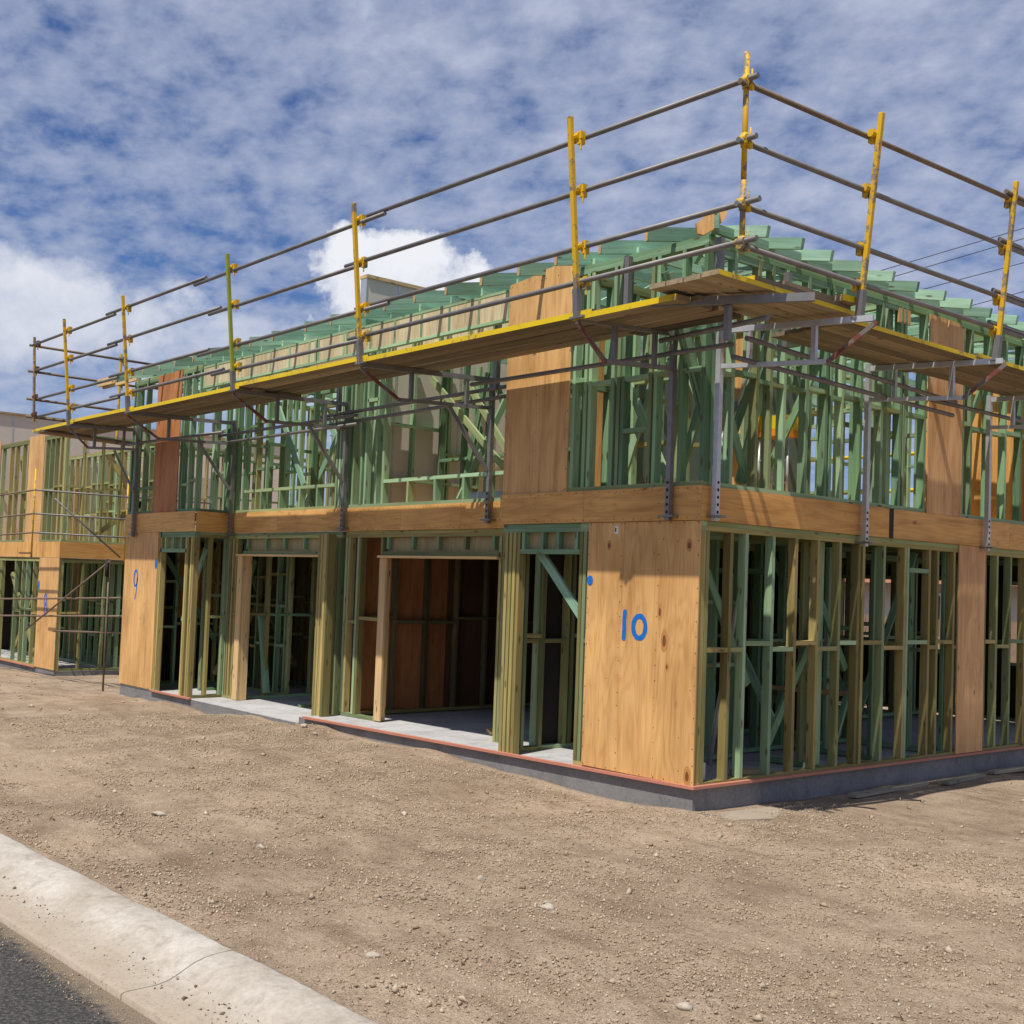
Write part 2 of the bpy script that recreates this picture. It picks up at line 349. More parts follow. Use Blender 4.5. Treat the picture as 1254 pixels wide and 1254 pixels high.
# ------------------------------------------------------------------ ground
GX = np.array([-3000, -40, -19, -13.3, -10.5, -7.3, -6.3, -5, -3.7, -1.5, 0, 8, 3000.]); GZ = np.array([-.9, -.9, -.52, -.365, -.315, -.235, -.17, -.175, -.19, -.225, -.245, -.28, -.3])
SH = .034
def shear(x, y): return np.asarray(y) + SH * np.clip(x, -60, 60) * np.clip((-np.asarray(y) - 3) / 2, 0, 1)
def sm(t): t = np.clip(t, 0, 1); return t * t * (3 - 2 * t)
nr = np.random.RandomState(3); WV = [(nr.uniform(.6, 5), nr.uniform(0, 6.28), nr.uniform(0, 6.28)) for _ in range(26)]
def ground_z(x, y):
    x = np.asarray(x, float); y = np.asarray(y, float)
    zf = np.interp(x, GX, GZ); t = sm((-y - .15) / 4.6); z = zf * (1 - t) + (-.315) * t
    b = np.zeros_like(z)
    for fr, an, ph in WV: b += np.sin((x * math.cos(an) + y * math.sin(an)) * fr * 2 + ph) / fr
    amp = .0085 * sm((y + 5.35) / .8 + .15) * sm((30 - abs(x)) / 10) * np.where(y > 0, .5, 1)
    z = z + b * amp
    z = z + .007 * b * np.exp(-((y + .05) / .35) ** 2) * np.where(x > -13.3, 1, 0) + .008 * np.exp(-((y + .02) / .12) ** 2)
    z = np.where((y > .06) & (x < -.06) & (x > -13.3), np.minimum(z, zf) - .25, z)
    z = z + .03 * np.exp(-((x - .75) / .5) ** 2) * np.where(y > .5, 1, 0)
    return z
xs = np.unique(np.concatenate([[-3000, -800, -200, -80, -45, -30, -25], np.arange(-21, 8.6, .09), [10, 12, 16, 25, 45, 80, 200, 800, 3000]]))
ys = np.unique(np.concatenate([np.arange(-5.37, .9, .07), np.arange(.9, 9, .2), [10, 12, 15, 20, 30, 50, 100, 250, 800, 3000]]))
Xg, Yg = np.meshgrid(xs, ys); Zg = ground_z(Xg, Yg)
def grid_mesh(name, X, Y, Z, mat):
    ny, nx = X.shape; me = bpy.data.meshes.new(name)
    V = np.stack([X, Y, Z], -1).reshape(-1, 3)
    i = np.arange(nx * ny).reshape(ny, nx); F = np.stack([i[:-1, :-1], i[:-1, 1:], i[1:, 1:], i[1:, :-1]], -1).reshape(-1, 4)
    me.from_pydata(V.tolist(), [], F.tolist()); me.materials.append(mat); me.polygons.foreach_set('use_smooth', [True] * len(me.polygons)); me.update()
    o = bpy.data.objects.new(name, me); COL.objects.link(o); return o
structure(grid_mesh('ground', Xg, shear(Xg, Yg), Zg, M['earth']))
prof = [(-5.275, -.40), (-5.285, -.306), (-5.30, -.300), (-5.40, -.300), (-5.47, -.306), (-5.53, -.325), (-5.60, -.356), (-5.65, -.378), (-5.70, -.394), (-5.78, -.405), (-5.90, -.412), (-5.93, -.414), (-5.945, -.422), (-5.95, -.50)]
kx = np.concatenate([[-400, -100, -40], np.arange(-20, -3.5, .25), np.arange(-3.5, 3.6, .03), np.arange(3.7, 12, .25), [40, 100, 400]])
PX, PY = np.meshgrid(kx, [p[0] for p in prof]); PZ = np.repeat(np.array([p[1] for p in prof])[:, None], len(kx), 1)
PY = PY + np.where(np.arange(len(prof))[:, None] < 3, .012 * np.sin(PX * 3.1) * np.cos(PX * 1.7), 0)
PY = shear(PX, PY); kr = np.random.RandomState(9); jn = kr.normal(0, 1, PX.shape); jn = (jn + np.roll(jn, 1, 1) + np.roll(jn, 2, 1)) / 3
PZ = PZ + jn * .0022; PY = PY + np.roll(jn, 3, 0) * .003
kb = structure(grid_mesh('kerb', PX, PY, PZ, M['kerb']))
ry = np.array([-60, -30, -12, -9, -7.5, -6.8, -6.4, -6.2, -5.94]); rx = np.concatenate([[-400, -100, -30], np.arange(-12, 12, 1.), [30, 100, 400]])
RX, RY = np.meshgrid(rx, ry); RY = np.where(RY > -8, shear(RX, RY), RY); structure(grid_mesh('road', RX, RY, np.full_like(RX, -.452), M['asphalt']))

# loose chips and crumbs of soil over the earth
def chips(n, name, seed, smin, smax, region):
    r = np.random.RandomState(seed)
    x0, x1, y0, y1 = region
    X = r.uniform(x0, x1, n); Y = r.uniform(y0, y1, n)
    ok = ~((Y > -.12) & (X < .12) & (X > -13.4)) & ~((Y > .6) & (X < -13)) & ((Y > -5.25 + SH * X) if y1 > -5 else True)
    X = X[ok]; Y = Y[ok]; n = len(X)
    clump = sum(np.sin((X * math.cos(a) + Y * math.sin(a)) * f * 1.7 + p) for f, a, p in WV[:9])
    keep = r.uniform(0, 1, n) < np.clip(.55 + .13 * clump, .12, 1); X = X[keep]; Y = Y[keep]; n = len(X)
    L = smin * (smax / smin) ** (r.uniform(0, 1, n) ** 2.2); Wd = L * r.uniform(.25, .7, n); H = L * r.uniform(.22, .55, n)
    an = r.uniform(0, 6.283, n); tl = r.uniform(-.35, .35, n); ben = r.uniform(-.5, .5, n)
    base = np.array([[-1, 0, 0], [0, -1, .1], [1, 0, 0], [0, 1, .1], [.1, .1, 1], [0, 0, -.6]])
    V = np.repeat(base[None], n, 0) * np.stack([L / 2, Wd / 2, H], -1)[:, None, :]
    V += r.uniform(-.18, .18, V.shape) * L[:, None, None] * np.array([1, 1, .4])
    V[:, [0, 2], 1] += (ben * L)[:, None]
    V[:, :, 2] += V[:, :, 0] * tl[:, None]
    c, s = np.cos(an)[:, None], np.sin(an)[:, None]
    vx = V[:, :, 0] * c - V[:, :, 1] * s + X[:, None]; vy = V[:, :, 0] * s + V[:, :, 1] * c + Y[:, None]
    vz = V[:, :, 2] + (ground_z(X, Y) + H * .25)[:, None]
    V = np.stack([vx, vy, vz], -1).reshape(-1, 3)
    f = np.array([[0, 1, 4], [1, 2, 4], [2, 3, 4], [3, 0, 4], [1, 0, 5], [2, 1, 5], [3, 2, 5], [0, 3, 5]])
    F = (f[None] + (np.arange(n) * 6)[:, None, None]).reshape(-1, 3)
    me = bpy.data.meshes.new(name); nf = len(F)
    me.vertices.add(len(V)); me.vertices.foreach_set('co', V.astype(np.float32).ravel())
    me.loops.add(nf * 3); me.loops.foreach_set('vertex_index', F.astype(np.int32).ravel())
    me.polygons.add(nf); me.polygons.foreach_set('loop_start', np.arange(0, nf * 3, 3, dtype=np.int32)); me.polygons.foreach_set('loop_total', np.full(nf, 3, dtype=np.int32))
    t = me.attributes.new('tone', 'FLOAT', 'FACE'); t.data.foreach_set('value', np.repeat(np.clip(r.beta(2, 2, n) + .0, 0, 1), 8).astype(np.float32))
    me.materials.append(M['chips']); me.update(calc_edges=True); me.validate()
    o = bpy.data.objects.new(name, me); COL.objects.link(o); return o
g1 = chips(260000, 'soil_crumbs', 5, .009, .034, (-10, 6.5, -5.3, 1.4)); tag(g1, 'dry crumbs and chips of soil littering the bare earth', 'soil crumbs', kind='stuff')
g2 = chips(7000, 'soil_clods', 6, .018, .075, (-19, 6, -5.3, 7)); tag(g2, 'larger dry clods of soil strewn over the bare earth', 'soil clods', kind='stuff')

def litter(n, name, label, seed, y0, y1, zf, smin, smax, mat='chips'):
    o = chips(n, name, seed, smin, smax, (-3.2, 3.4, y0, y1)); me = o.data
    me.materials.clear(); me.materials.append(M[mat]); co_ = np.empty(len(me.vertices) * 3, np.float32); me.vertices.foreach_get('co', co_); co_ = co_.reshape(-1, 6, 3)
    c = co_.mean(1); co_[:, :, 2] += (zf(c[:, 1]) - ground_z(c[:, 0], c[:, 1]))[:, None]
    co_[:, :, 1] += SH * c[:, 0][:, None]; me.vertices.foreach_set('co', co_.ravel()); me.update(); tag(o, label, 'soil crumbs', kind='stuff')
KY = np.array([p[0] for p in prof[1:-1]][::-1]); KZ = np.array([p[1] for p in prof[1:-1]][::-1])
litter(520, 'gutter_litter', 'sparse dark crumbs of soil lying in the kerb channel', 21, -5.79, -5.63, lambda y: np.interp(y, KY, KZ), .007, .032, 'darksoil')
litter(2600, 'road_edge_litter', 'tan grit and soil gathered along the lip of the kerb', 22, -6.16, -5.955, lambda y: np.full_like(y, -.452), .006, .022)
def stone(x, y, sx, sy, sz, label, seed, mat='stone', rot=0):
    r = random.Random(seed); me = bpy.data.meshes.new('stone')
    import bmesh
    bm = bmesh.new(); bmesh.ops.create_icosphere(bm, subdivisions=3, radius=1)
    off = [Vector((r.uniform(-1, 1), r.uniform(-1, 1), r.uniform(-1, 1))).normalized() for _ in range(7)]
    for v in bm.verts:
        d = v.co.normalized(); m = 1
        for o in off:
            q = d.dot(o)
            if q > .62: m -= (q - .62) * .75
        v.co = Vector((d.x * sx, d.y * sy, d.z * sz)) * m
    bm.to_mesh(me); bm.free(); me.materials.append(M[mat]); me.polygons.foreach_set('use_smooth', [True] * len(me.polygons))
    o = bpy.data.objects.new('stone', me); COL.objects.link(o); o.location = (x, y, float(ground_z(x, y)) + sz * .35); o.rotation_euler = (0, 0, rot)
    tag(o, label, 'stone', 'loose stones on the bare earth')
stone(1.56, -4.60, .05, .032, .026, 'pale rounded pebble lying on the earth near the kerb', 1, rot=.8)
stone(1.47, -3.15, .055, .035, .026, 'flat pale stone in the middle of the bare earth', 2, rot=.5)
stone(1.40, -3.10, .03, .025, .02, 'small dark stone touching the flat pale one mid-earth', 12, rot=1.5)
stone(3.20, -3.76, .05, .036, .024, 'greyish white stone nearest the camera at the bottom edge', 3, rot=.4)
stone(-2.68, -4.0, .085, .05, .035, 'long tan stone on the earth above the far end of the kerb', 4, rot=.7)
stone(-1.16, -3.83, .05, .035, .03, 'brown clod-like stone beyond the kerb at the left', 5, rot=.2)
stone(.69, -3.08, .04, .03, .024, 'small tan stone left of the flat pale one', 6, rot=2)
stone(-6.4, -.35, .06, .05, .045, 'pale lump beside the left end of the terracotta strip', 7, rot=.3)
stone(-6.05, -.38, .04, .035, .03, 'smaller pale lump just right of the lump by the strip end', 8, rot=1.0)

# ------------------------------------------------------------------ house frames
LIMIT = 100
class House:
    def __init__(s, name, loc, label, cat='house frame', group=None):
        s.root = thing(name, loc, label, cat, group); s.cnt = {}; s.rest = {}
    def put(s, name, mb, mat, parent=None, label=None):
        s.cnt[name] = s.cnt.get(name, 0) + 1
        if s.cnt[name] > LIMIT - 1 and parent is None:
            key = (name, mat if isinstance(mat, str) else tuple(mat))
            t = s.rest.setdefault(key, MB()); n = len(t.v)
            t.v += mb.v; t.f += [[n + i for i in f] for f in mb.f]; t.gc += mb.gc; t.tn += mb.tn; t.mi += mb.mi
            return None
        o = mb.build(name, mat, parent or s.root)
        if label: o['label'] = label
        return o
    def finish(s):
        for (name, mat), mb in s.rest.items(): mb.build(name, mat, s.root, kind='stuff')
    # wall along axis; pos(t, depth) -> xy
    def stud(s, ax, t, c, z0, z1, tone, w=.045, d=.09, mat='green', jit=.004):
        p = (t, c) if ax == 'x' else (c, t)
        j = rng.uniform(-jit, jit); j2 = rng.uniform(-jit, jit)
        a = (p[0] + j, p[1], z0); b = (p[0] + j2, p[1], z1)
        if ax == 'y': a = (p[0], p[1] + j, z0); b = (p[0], p[1] + j2, z1)
        m = MB().beam(a, b, w if ax == 'x' else d, d if ax == 'x' else w, (0, 1, 0), tone)
        s.put('stud', m, mat)
    def horiz(s, name, ax, t0, t1, c, z, tone, h=.045, d=.09, mat='green'):
        a, b = ((t0, c, z), (t1, c, z)) if ax == 'x' else ((c, t0, z), (c, t1, z))
        s.put(name, MB().beam(a, b, d, h, (0, 0, 1), tone), mat)
    def wall(s, ax, t0, t1, c, z0, z1, tr, studs=None, sp=.45, noggins=(.5,), top=2, holes=(), nog_off=.03, mat='green'):
        """studs between bottom and top plates; holes = (ta, tb, za, zb)"""
        T = lambda: rng.uniform(*tr)
        segs = [(t0, t1)]
        for (ta, tb, za, zb) in holes:
            if za <= z0 + .02:
                segs = [q for (a, b) in segs for q in ((a, min(b, ta)), (max(a, tb), b)) if q[1] - q[0] > .02]
        for a, b in segs: s.horiz('plate', ax, a, b, c, z0 + .0225, T())
        for i in range(top): s.horiz('plate', ax, t0, t1, c, z1 - .0225 - .0455 * i, T())
        zt = z1 - .0455 * top; zb_ = z0 + .045
        if studs is None:
            n = max(1, round((t1 - t0) / sp)); studs = [t0 + .025 + (t1 - t0 - .05) * i / n for i in range(n + 1)]
        studs = sorted(studs)
        for t in studs:
            inh = [q for q in holes if q[0] - .01 < t < q[1] + .01]
            if inh:
                q = inh[0]
                if q[2] > zb_ + .08: s.stud(ax, t, c, zb_, q[2] - .045, T())
                if q[3] < zt - .08: s.stud(ax, t, c, q[3] + .0605, zt, T())
            else: s.stud(ax, t, c, zb_, zt, T(), mat=mat)
        for (ta, tb, za, zb) in holes:
            if zb < zt - .05: s.horiz('lintel', ax, ta - .03, tb + .03, c, zb + .03, T(), .06)
            if za > zb_: s.horiz('sill', ax, ta, tb, c, za - .0225, T())
        for nf in noggins:
            for a, b in zip(studs[:-1], studs[1:]):
                if b - a < .1 or b - a > .9: continue
                z = z0 + (z1 - z0) * nf + rng.choice((-1, 1)) * nog_off
                if any(q[0] - .02 < (a + b) / 2 < q[1] + .02 and q[2] - .1 < z < q[3] + .15 for q in holes): continue
                s.horiz('noggin', ax, a + .0225, b - .0225, c, z, T(), mat=mat)

LO = (.45, 1.0); UP = (.05, .66); INT = (0, .8)
TZ = 5.22; HB = 2.5; HT = 2.83

# ---- number 10
H = House('timber_house_frame', (-3.5, 0, 0), 'two-storey green timber house frame at the near corner, blue 10 sprayed on its plywood')
tilt = lambda x: .0143 * x
def slab(Hh, x0, x1, y0, y1, z0, z1, depth, name='concrete_slab'):
    m = MB(); v = [(x0, y0, z0), (x1, y0, z1), (x1, y1, z1), (x0, y1, z0)]
    m.prism(v, (0, 0, -.012)); Hh.put(name, m, 'slab')
    m = MB().prism([(x0 + .003, y0 + .003, z0 - .0125), (x1 - .003, y0 + .003, z1 - .0125), (x1 - .003, y1 - .003, z1 - .0125), (x0 + .003, y1 - .003, z0 - .0125)], (0, 0, -depth)); Hh.put('slab_edge', m, 'slabedge')
slab(H, -7.12, 0, .0, 9.5, -.100, -.002, .55)
# terracotta strip along the slab edge
m = MB()
m.beam((-6.95, -.022, -.112 + .02), (.035, -.022, .012), .05, .028, (0, 0, 1)); H.put('edge_strip', m, 'strip')
m = MB().beam((.022, -.046, .012), (.022, 3.2, .004), .05, .028, (0, 0, 1)); H.put('edge_strip', m, 'strip')
m = MB().beam((.018, 3.2, .002), (.018, 9.5, -.004), .04, .026, (0, 0, 1)); H.put('edge_strip', m, 'strip')

def sheet(Hh, x0, x1, z0, z1, y, mat='ply', th=.016, tone=None, name='plywood_panel', pts=None):
    m = MB()
    m.prism(pts or [(x0, y, z0), (x1, y, z0), (x1, y, z1), (x0, y, z1)], (0, -th, 0), tone); return Hh.put(name, m, mat)
def sheet_s(Hh, y0, y1, z0, z1, x, mat='plyside', th=.016, tone=None, name='plywood_panel', pts=None):
    m = MB(); m.prism(pts or [(x, y0, z0), (x, y1, z0), (x, y1, z1), (x, y0, z1)], (th, 0, 0), tone); return Hh.put(name, m, mat)

# lower front, corner block
YW = .045
p10 = sheet(H, -1.478, .012, .022, 2.497, -.002, 'ply', tone=.5)
H.wall('x', -1.62, 0, YW, 0, HB, LO, studs=[-1.60, -1.545, -1.0, -.5, -.0235], top=2)
# entry: header with short cripples, bundle at the left
for x in (-2.80, -2.735, -2.66, -2.60): H.stud('x', x, YW + rng.uniform(-.006, .004), tilt(x), HB - .09, rng.uniform(.7, 1), d=.09)
H.horiz('plate', 'x', -2.86, -1.62, YW, HB - .022, .3); H.horiz('plate', 'x', -2.86, -1.62, YW, HB - .069, .4)
for x in (-2.52, -2.22, -1.97, -1.68): H.stud('x', x, YW, 2.225, HB - .09, rng.uniform(.1, .4))
H.horiz('lintel', 'x', -2.57, -1.62, YW, 2.20, .35, .05)
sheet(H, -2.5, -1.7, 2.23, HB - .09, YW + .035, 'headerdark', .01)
# door-height diagonal brace seen inside the entry
H.put('brace', MB().beam((-2.38, .14, 2.19), (-1.58, .14, 1.40), .035, .10, (0, 0, 1), .35), 'aqua')
# return walls of the corner block
H.wall('y', .09, .6, -2.815, -.04, HB, LO, studs=[.3, .57])
H.wall('y', .14, 4.6, -2.86, -.04, HB, (.4, .95), studs=[.16, .25, .55, .62, 1.0, 1.08, 1.5, 1.95, 2.05, 2.5, 3.0, 3.5, 4.0, 4.5])
H.put('dark_backing', MB().box(-2.93, -2.92, .7, 6.4, -.04, HB - .05, None, 0, 'z'), 'dark')  # added near-black sheet behind the studs, stands in for interior shade

# lower front, garage (set back)
YR = .645
H.wall('x', -7.05, -2.9, YR, -.09, HB, LO, studs=[-7.02, -6.95, -6.72, -6.66, -6.14, -3.62, -3.56], noggins=(.52,), holes=[(-6.10, -3.65, -.2, 2.155)])
for i in range(5):
    x = -6.0 + i * .56; H.stud('x', x, YR, 2.25, HB - .09, rng.uniform(.1, .6))
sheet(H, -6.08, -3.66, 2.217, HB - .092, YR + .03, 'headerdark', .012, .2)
# pale liners round the garage opening
H.put('door_jamb', MB().box(-6.135, -5.985, YR - .075, YR - .047, -.07, 2.13, .6, 0, 'z').box(-6.135, -6.11, YR - .047, YR + .1, -.07, 2.13, .5), 'pine')
H.put('door_head', MB().box(-6.135, -3.6, YR - .12, YR + .1, 2.13, 2.158, .5, 0, 'x'), 'pine')
# the party-wall end studs stand forward
for x, y in ((-7.0, .30), (-6.95, .30)): H.stud('x', x, y, -.1, HB - .05, rng.uniform(.75, 1), d=.12, w=.05)

# lower side
ST = [.118, .47, .70, 1.13, 1.51, 1.89, 2.28, 2.63, 2.72, 3.12, 3.55, 3.60, 4.07, 4.25, 4.62, 5.36, 5.65, 6.0, 6.38, 6.8, 7.2, 7.6, 8.0, 8.4, 8.8, 9.2, 9.46]
H.wall('y', .094, 9.5, -.047, 0, HB, LO, studs=ST, noggins=(.525,), holes=[])
H.horiz('lintel', 'y', 3.62, 4.05, -.047, 2.16, .4, .05)
sheet_s(H, 4.69, 5.31, .02, 2.497, .002, tone=.6)
# floor band
def band(Hh, x0, x1, y, z0=HB, z1=HT, mat='plyband', axis='x', cuts=()):
    e = [x0] + list(cuts) + [x1]
    for a, b in zip(e[:-1], e[1:]):
        m = MB()
        if axis == 'x': m._box(a + .0015, b - .0015, y - .018, y, z0 + .002, z1, 0, None, 0)
        else: m._box(y, y + .018, a + .0015, b - .0015, z0 + .002, z1, 1, None, 0)
        Hh.put('floor_band', m, mat)
band(H, -2.90, .02, -.02, cuts=(-1.55,)); band(H, -.02, 9.5, .002, axis='y', cuts=(3.2, 5.9))
H.put('joint_strap', MB().box(.021, .026, 3.16, 3.24, HB, HT, .3), 'dark')
band(H, -7.11, -2.9, .60, cuts=(-5.7, -4.4)); H.put('floor_band', MB()._box(-2.90, -2.884, 0, .6, HB + .002, HT, 1, None, 0), 'plyband')
# deck and floor joists
def deck(Hh, x0, x1, y0, y1, z=HT - .045, recess=None):
    m = MB()
    m._box(x0, x1, .62, y1, z, z + .022, 0, .4, 0); Hh.put('floor_deck', m, 'plyside')
    if recess: 
        for a, b in recess: Hh.put('floor_deck', MB()._box(a, b, y0 + .02, .615, z, z + .022, 0, .5, 0), 'plyside')
deck(H, -7.1, -.02, .02, 9.5, recess=[(-2.88, -.02)])
for i in range(14):
    x = -6.8 + i * .51; H.put('floor_joist', MB().beam((x, .66, 2.63), (x, 9.4, 2.63), .045, .24, (0, 0, 1), rng.uniform(.2, .8)), 'green')
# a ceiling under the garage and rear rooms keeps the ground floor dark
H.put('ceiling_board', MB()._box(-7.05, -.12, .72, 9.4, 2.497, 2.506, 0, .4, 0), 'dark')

# upper front
pu = MB(); y = -.002
pu.prism([(-2.885, y, HT + .002), (-1.845, y, HT + .002), (-1.845, y, 5.335), (-2.31, y, 5.285), (-2.33, y, 5.21), (-2.36, y, 5.262), (-2.885, y, 5.21)], (0, -.016, 0), .9)
H.put('plywood_panel', pu, 'ply')
H.wall('x', -2.88, 0, YW, HT, TZ, UP, studs=[-2.85, -2.36, -1.80, -1.62, -1.555, -1.22, -1.14, -1.08, -.70, -.63, -.30, -.0235], noggins=(.48,))
H.horiz('sill', 'x', -1.056, -.724, YW - .003, 3.42, .35)
YR = .645
H.wall('x', -7.08, -2.88, YR, HT, TZ, UP, studs=[-7.05, -6.95, -6.74, -6.63, -6.36, -6.2, -3.55, -3.3, -5.6, -5.0, -4.4, -3.9], noggins=(), holes=[(-6.17, -3.56, 3.20, 4.87)])
H.horiz('noggin', 'x', -6.63, -6.36, YR, 4.33, .5)
for a, b in ((-6.95, -6.3), (-6.25, -5.62), (-5.58, -5.02), (-4.98, -4.42), (-4.38, -3.92), (-3.88, -3.6)):
    if a > -6.7: sheet(H, a, b, 4.93, TZ - .10, YR + .01, 'headerply', .01, .95, name='header_panel')
H.wall('y', .09, .6, -2.83, HT, TZ, UP, studs=[.11, .3, .56])
# upper side
SU = [.118, .42, .80, 1.02, 1.24, 1.62, 1.96, 2.05, 2.25, 2.6, 3.0, 3.38, 3.46, 3.90, 4.75, 4.95, 5.39, 5.80, 6.2, 6.6, 7.0, 7.4, 7.8, 8.2, 8.6, 9.0, 9.4]
H.wall('y', .094, 9.5, -.047, HT, TZ, UP, studs=SU, noggins=(.47,), nog_off=.02)
sheet_s(H, 3.935, 4.70, HT + .002, 5.14, .002, tone=.4, pts=[(.002, 3.935, HT + .002), (.002, 4.70, HT + .002), (.002, 4.70, 5.08), (.002, 4.60, 5.15), (.002, 4.36, 5.15), (.002, 4.33, 5.02), (.002, 4.30, 5.15), (.002, 3.935, 5.15)])
sheet_s(H, 3.3, 3.55, 4.95, 5.12, -.02, 'plyside')
# joined short block of packing at the corner
H.put('brace', MB().beam((-.03, .12, 5.10), (-.03, 3.4, 5.13), .04, .09, (0, 0, 1), .4), 'aqua')

# party wall between the two houses, and interior walls
pw = MB(); pw._box(-7.19, -7.06, .78, 9.4, -.1, 6.18, 2, .5, 0); pwo = H.put('party_wall', pw, 'boardlight')
H.put('wall_cap', MB()._box(-7.22, -7.03, .76, 9.42, 6.182, 6.23, 1, .6, 0), 'pine', pwo)
for yy in (1.35, 2.55, 3.75, 4.95, 6.15): H.put('joint_strip', MB()._box(-7.058, -7.054, yy - .02, yy + .02, HT, 6.17, 2, .5, 0), 'alu', pwo)
H.put('end_strip', MB()._box(-7.20, -7.05, .765, .778, HT, 6.18, 2, .5, 0), 'alu', pwo)
# garage: brown sheet on the left wall behind studs, deep end and back wall coloured dark for shade
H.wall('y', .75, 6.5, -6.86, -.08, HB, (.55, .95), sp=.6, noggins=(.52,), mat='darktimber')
H.put('plywood_panel', MB()._box(-6.935, -6.92, .72, 2.35, -.06, HB, 2, .3, 0), 'plydark'); H.put('dark_backing', MB()._box(-6.935, -6.92, 2.36, 6.5, -.06, HB, 2, .3, 0), 'plydim')  # second sheet: garage falling into shade, painted as darker brown
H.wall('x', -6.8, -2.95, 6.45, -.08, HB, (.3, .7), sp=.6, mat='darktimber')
H.put('dark_backing', MB()._box(-6.9, -2.94, 6.52, 6.535, -.06, HB, 2, .3, 0), 'plydim'); H.put('dark_backing', MB()._box(-2.8, -1.75, 4.68, 4.69, 0, HB, 2, .3, 0), 'dark'); H.put('dark_backing', MB()._box(-2.75, -2.3, 2.26, 2.27, 0, HB, 2, .3, 0), 'dark')  # sheets added behind the inner walls, coloured dark as room shade
# rooms behind the side wall
H.wall('x', -2.8, -.1, 4.62, 0, HB, INT, sp=.45); H.wall('x', -2.8, -.1, 2.2, 0, HB, INT, studs=[-2.7, -2.2, -1.75, -1.3, -.85, -.4, -.2], holes=[(-1.7, -.9, 0, 2.05)])
H.wall('y', 2.2, 4.6, -1.4, 0, HB, INT, sp=.45)
H.wall('x', -7.0, 0, 9.43, 0, HB, INT, sp=.45, holes=[(-4.75, -3.7, 1.15, 2.15), (-3.15, -2.7, 1.0, 2.15), (-1.8, -.6, .9, 2.1)])
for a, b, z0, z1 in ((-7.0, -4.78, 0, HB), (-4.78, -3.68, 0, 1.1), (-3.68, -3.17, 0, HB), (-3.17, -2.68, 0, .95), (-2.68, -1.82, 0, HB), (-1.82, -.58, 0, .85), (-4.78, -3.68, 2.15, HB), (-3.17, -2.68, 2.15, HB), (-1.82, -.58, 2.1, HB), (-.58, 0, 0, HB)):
    H.put('dark_backing', MB()._box(a, b, 9.49, 9.5, z0, z1, 2, .5, 0), 'dark')  # dark sheets added round the rear openings to deepen the interior shade
H.wall('y', .4, 2.1, -1.2, 0, HB, (0, .7), sp=.42, noggins=(.4, .7)); H.wall('x', -1.3, -.2, 3.4, 0, HB, (0, .7), studs=[-1.2, -.9, -.55, -.3], noggins=(.35, .6))
for a, b in (((-.35, .35, 2.3), (-.35, 1.2, .9)), ((-.3, 1.5, .3), (-.3, 2.3, 1.5)), ((-.6, 2.5, 2.2), (-.6, 3.3, 1.0))): H.put('brace', MB().beam(a, b, .035, .09, (0, 0, 1), .2), 'green')
H.wall('y', 4.6, 9.4, -3.0, 0, HB, INT, sp=.6); H.wall('y', 6.5, 9.4, -5.0, 0, HB, INT, sp=.6)
for a, b in (((-1.9, 2.15, 2.3), (-.7, 2.15, .4)), ((-2.6, 4.55, 2.3), (-1.2, 4.55, .3)), ((-.5, 4.56, 2.4), (-1.3, 4.56, .2)),): H.put('brace', MB().beam(a, b, .03, .09, (0, 0, 1), .3), 'aqua')
# upper interior
H.wall('x', -2.8, -.1, 3.3, HT, TZ, UP, sp=.45, holes=[(-1.7, -.9, HT, 4.85)])
H.wall('x', -7.0, -.1, 5.6, HT, TZ, UP, sp=.5, holes=[(-5.5, -4.7, HT, 4.85), (-2.2, -1.4, HT, 4.85)])
H.wall('y', .7, 5.6, -2.82, HT, TZ, UP, sp=.5, holes=[(2.2, 3.0, HT, 4.85)])
H.wall('y', 5.7, 9.4, -4.2, HT, TZ, UP, sp=.5)
H.wall('y', 3.4, 5.6, -1.3, HT, TZ, UP, sp=.75)
H.wall('x', -7.0, -.1, 9.43, HT, TZ, UP, sp=.5, holes=[(-6, -4.4, 3.7, 4.85), (-3.2, -1.2, 3.6, 4.85)])
H.put('plywood_panel', MB()._box(-2.78, -2.77, .9, 1.7, HT, 5.0, 2, .5, 0), 'ply')
H.wall('x', -6.9, -3.0, 2.1, HT, TZ, UP, sp=.55, noggins=(.35, .7), holes=[(-5.3, -4.4, HT, 4.85)]); H.wall('x', -6.9, -2.9, 4.3, HT, TZ, (0, .5), sp=.5, noggins=(.33,))
H.put('plywood_panel', MB()._box(-1.7, -.12, 6.6, 6.612, HT, 4.9, 2, .5, 0), 'plyband')
for i, (a, b) in enumerate((((-6.39, 1.5, 4.75), (-4.6, 1.5, 3.3)), ((-5.59, 1.5, 4.64), (-4.60, 1.5, 3.55)))): H.put('brace', MB().beam(a, b, .035, .09, (0, 0, 1), .58), 'green')
H.wall('y', .95, 5.5, -6.93, HT, TZ, (.1, .6), studs=[.97, 1.05, 1.62, 2.2, 2.28, 2.85, 3.5, 4.1, 4.7, 5.3], noggins=(.36,), d=None) if False else None
for t_ in (.97, 1.05, 1.62, 2.2, 2.28, 2.85, 3.5, 4.1, 4.7): H.stud('y', t_, -6.97, HT + .045, TZ - .05, rng.uniform(.1, .65))
for q_ in ((.97, 2.2, 4.1), (2.2, 4.1, 3.75), (1.05, 2.85, 3.3)): H.horiz('noggin', 'y', q_[0], q_[1], -6.96, q_[2], rng.uniform(.2, .6))
for a, b in (((-6.3, 2.6, 4.9), (-5.2, 2.6, 3.0)), ((-6.1, 1.9, 3.0), (-5.6, 1.9, 4.8)), ((-4.9, 2.6, 4.8), (-4.2, 2.6, 3.2))): H.put('brace', MB().beam(a, b, .035, .09, (0, 0, 1), rng.uniform(.2, .5)), 'green')
br = rng
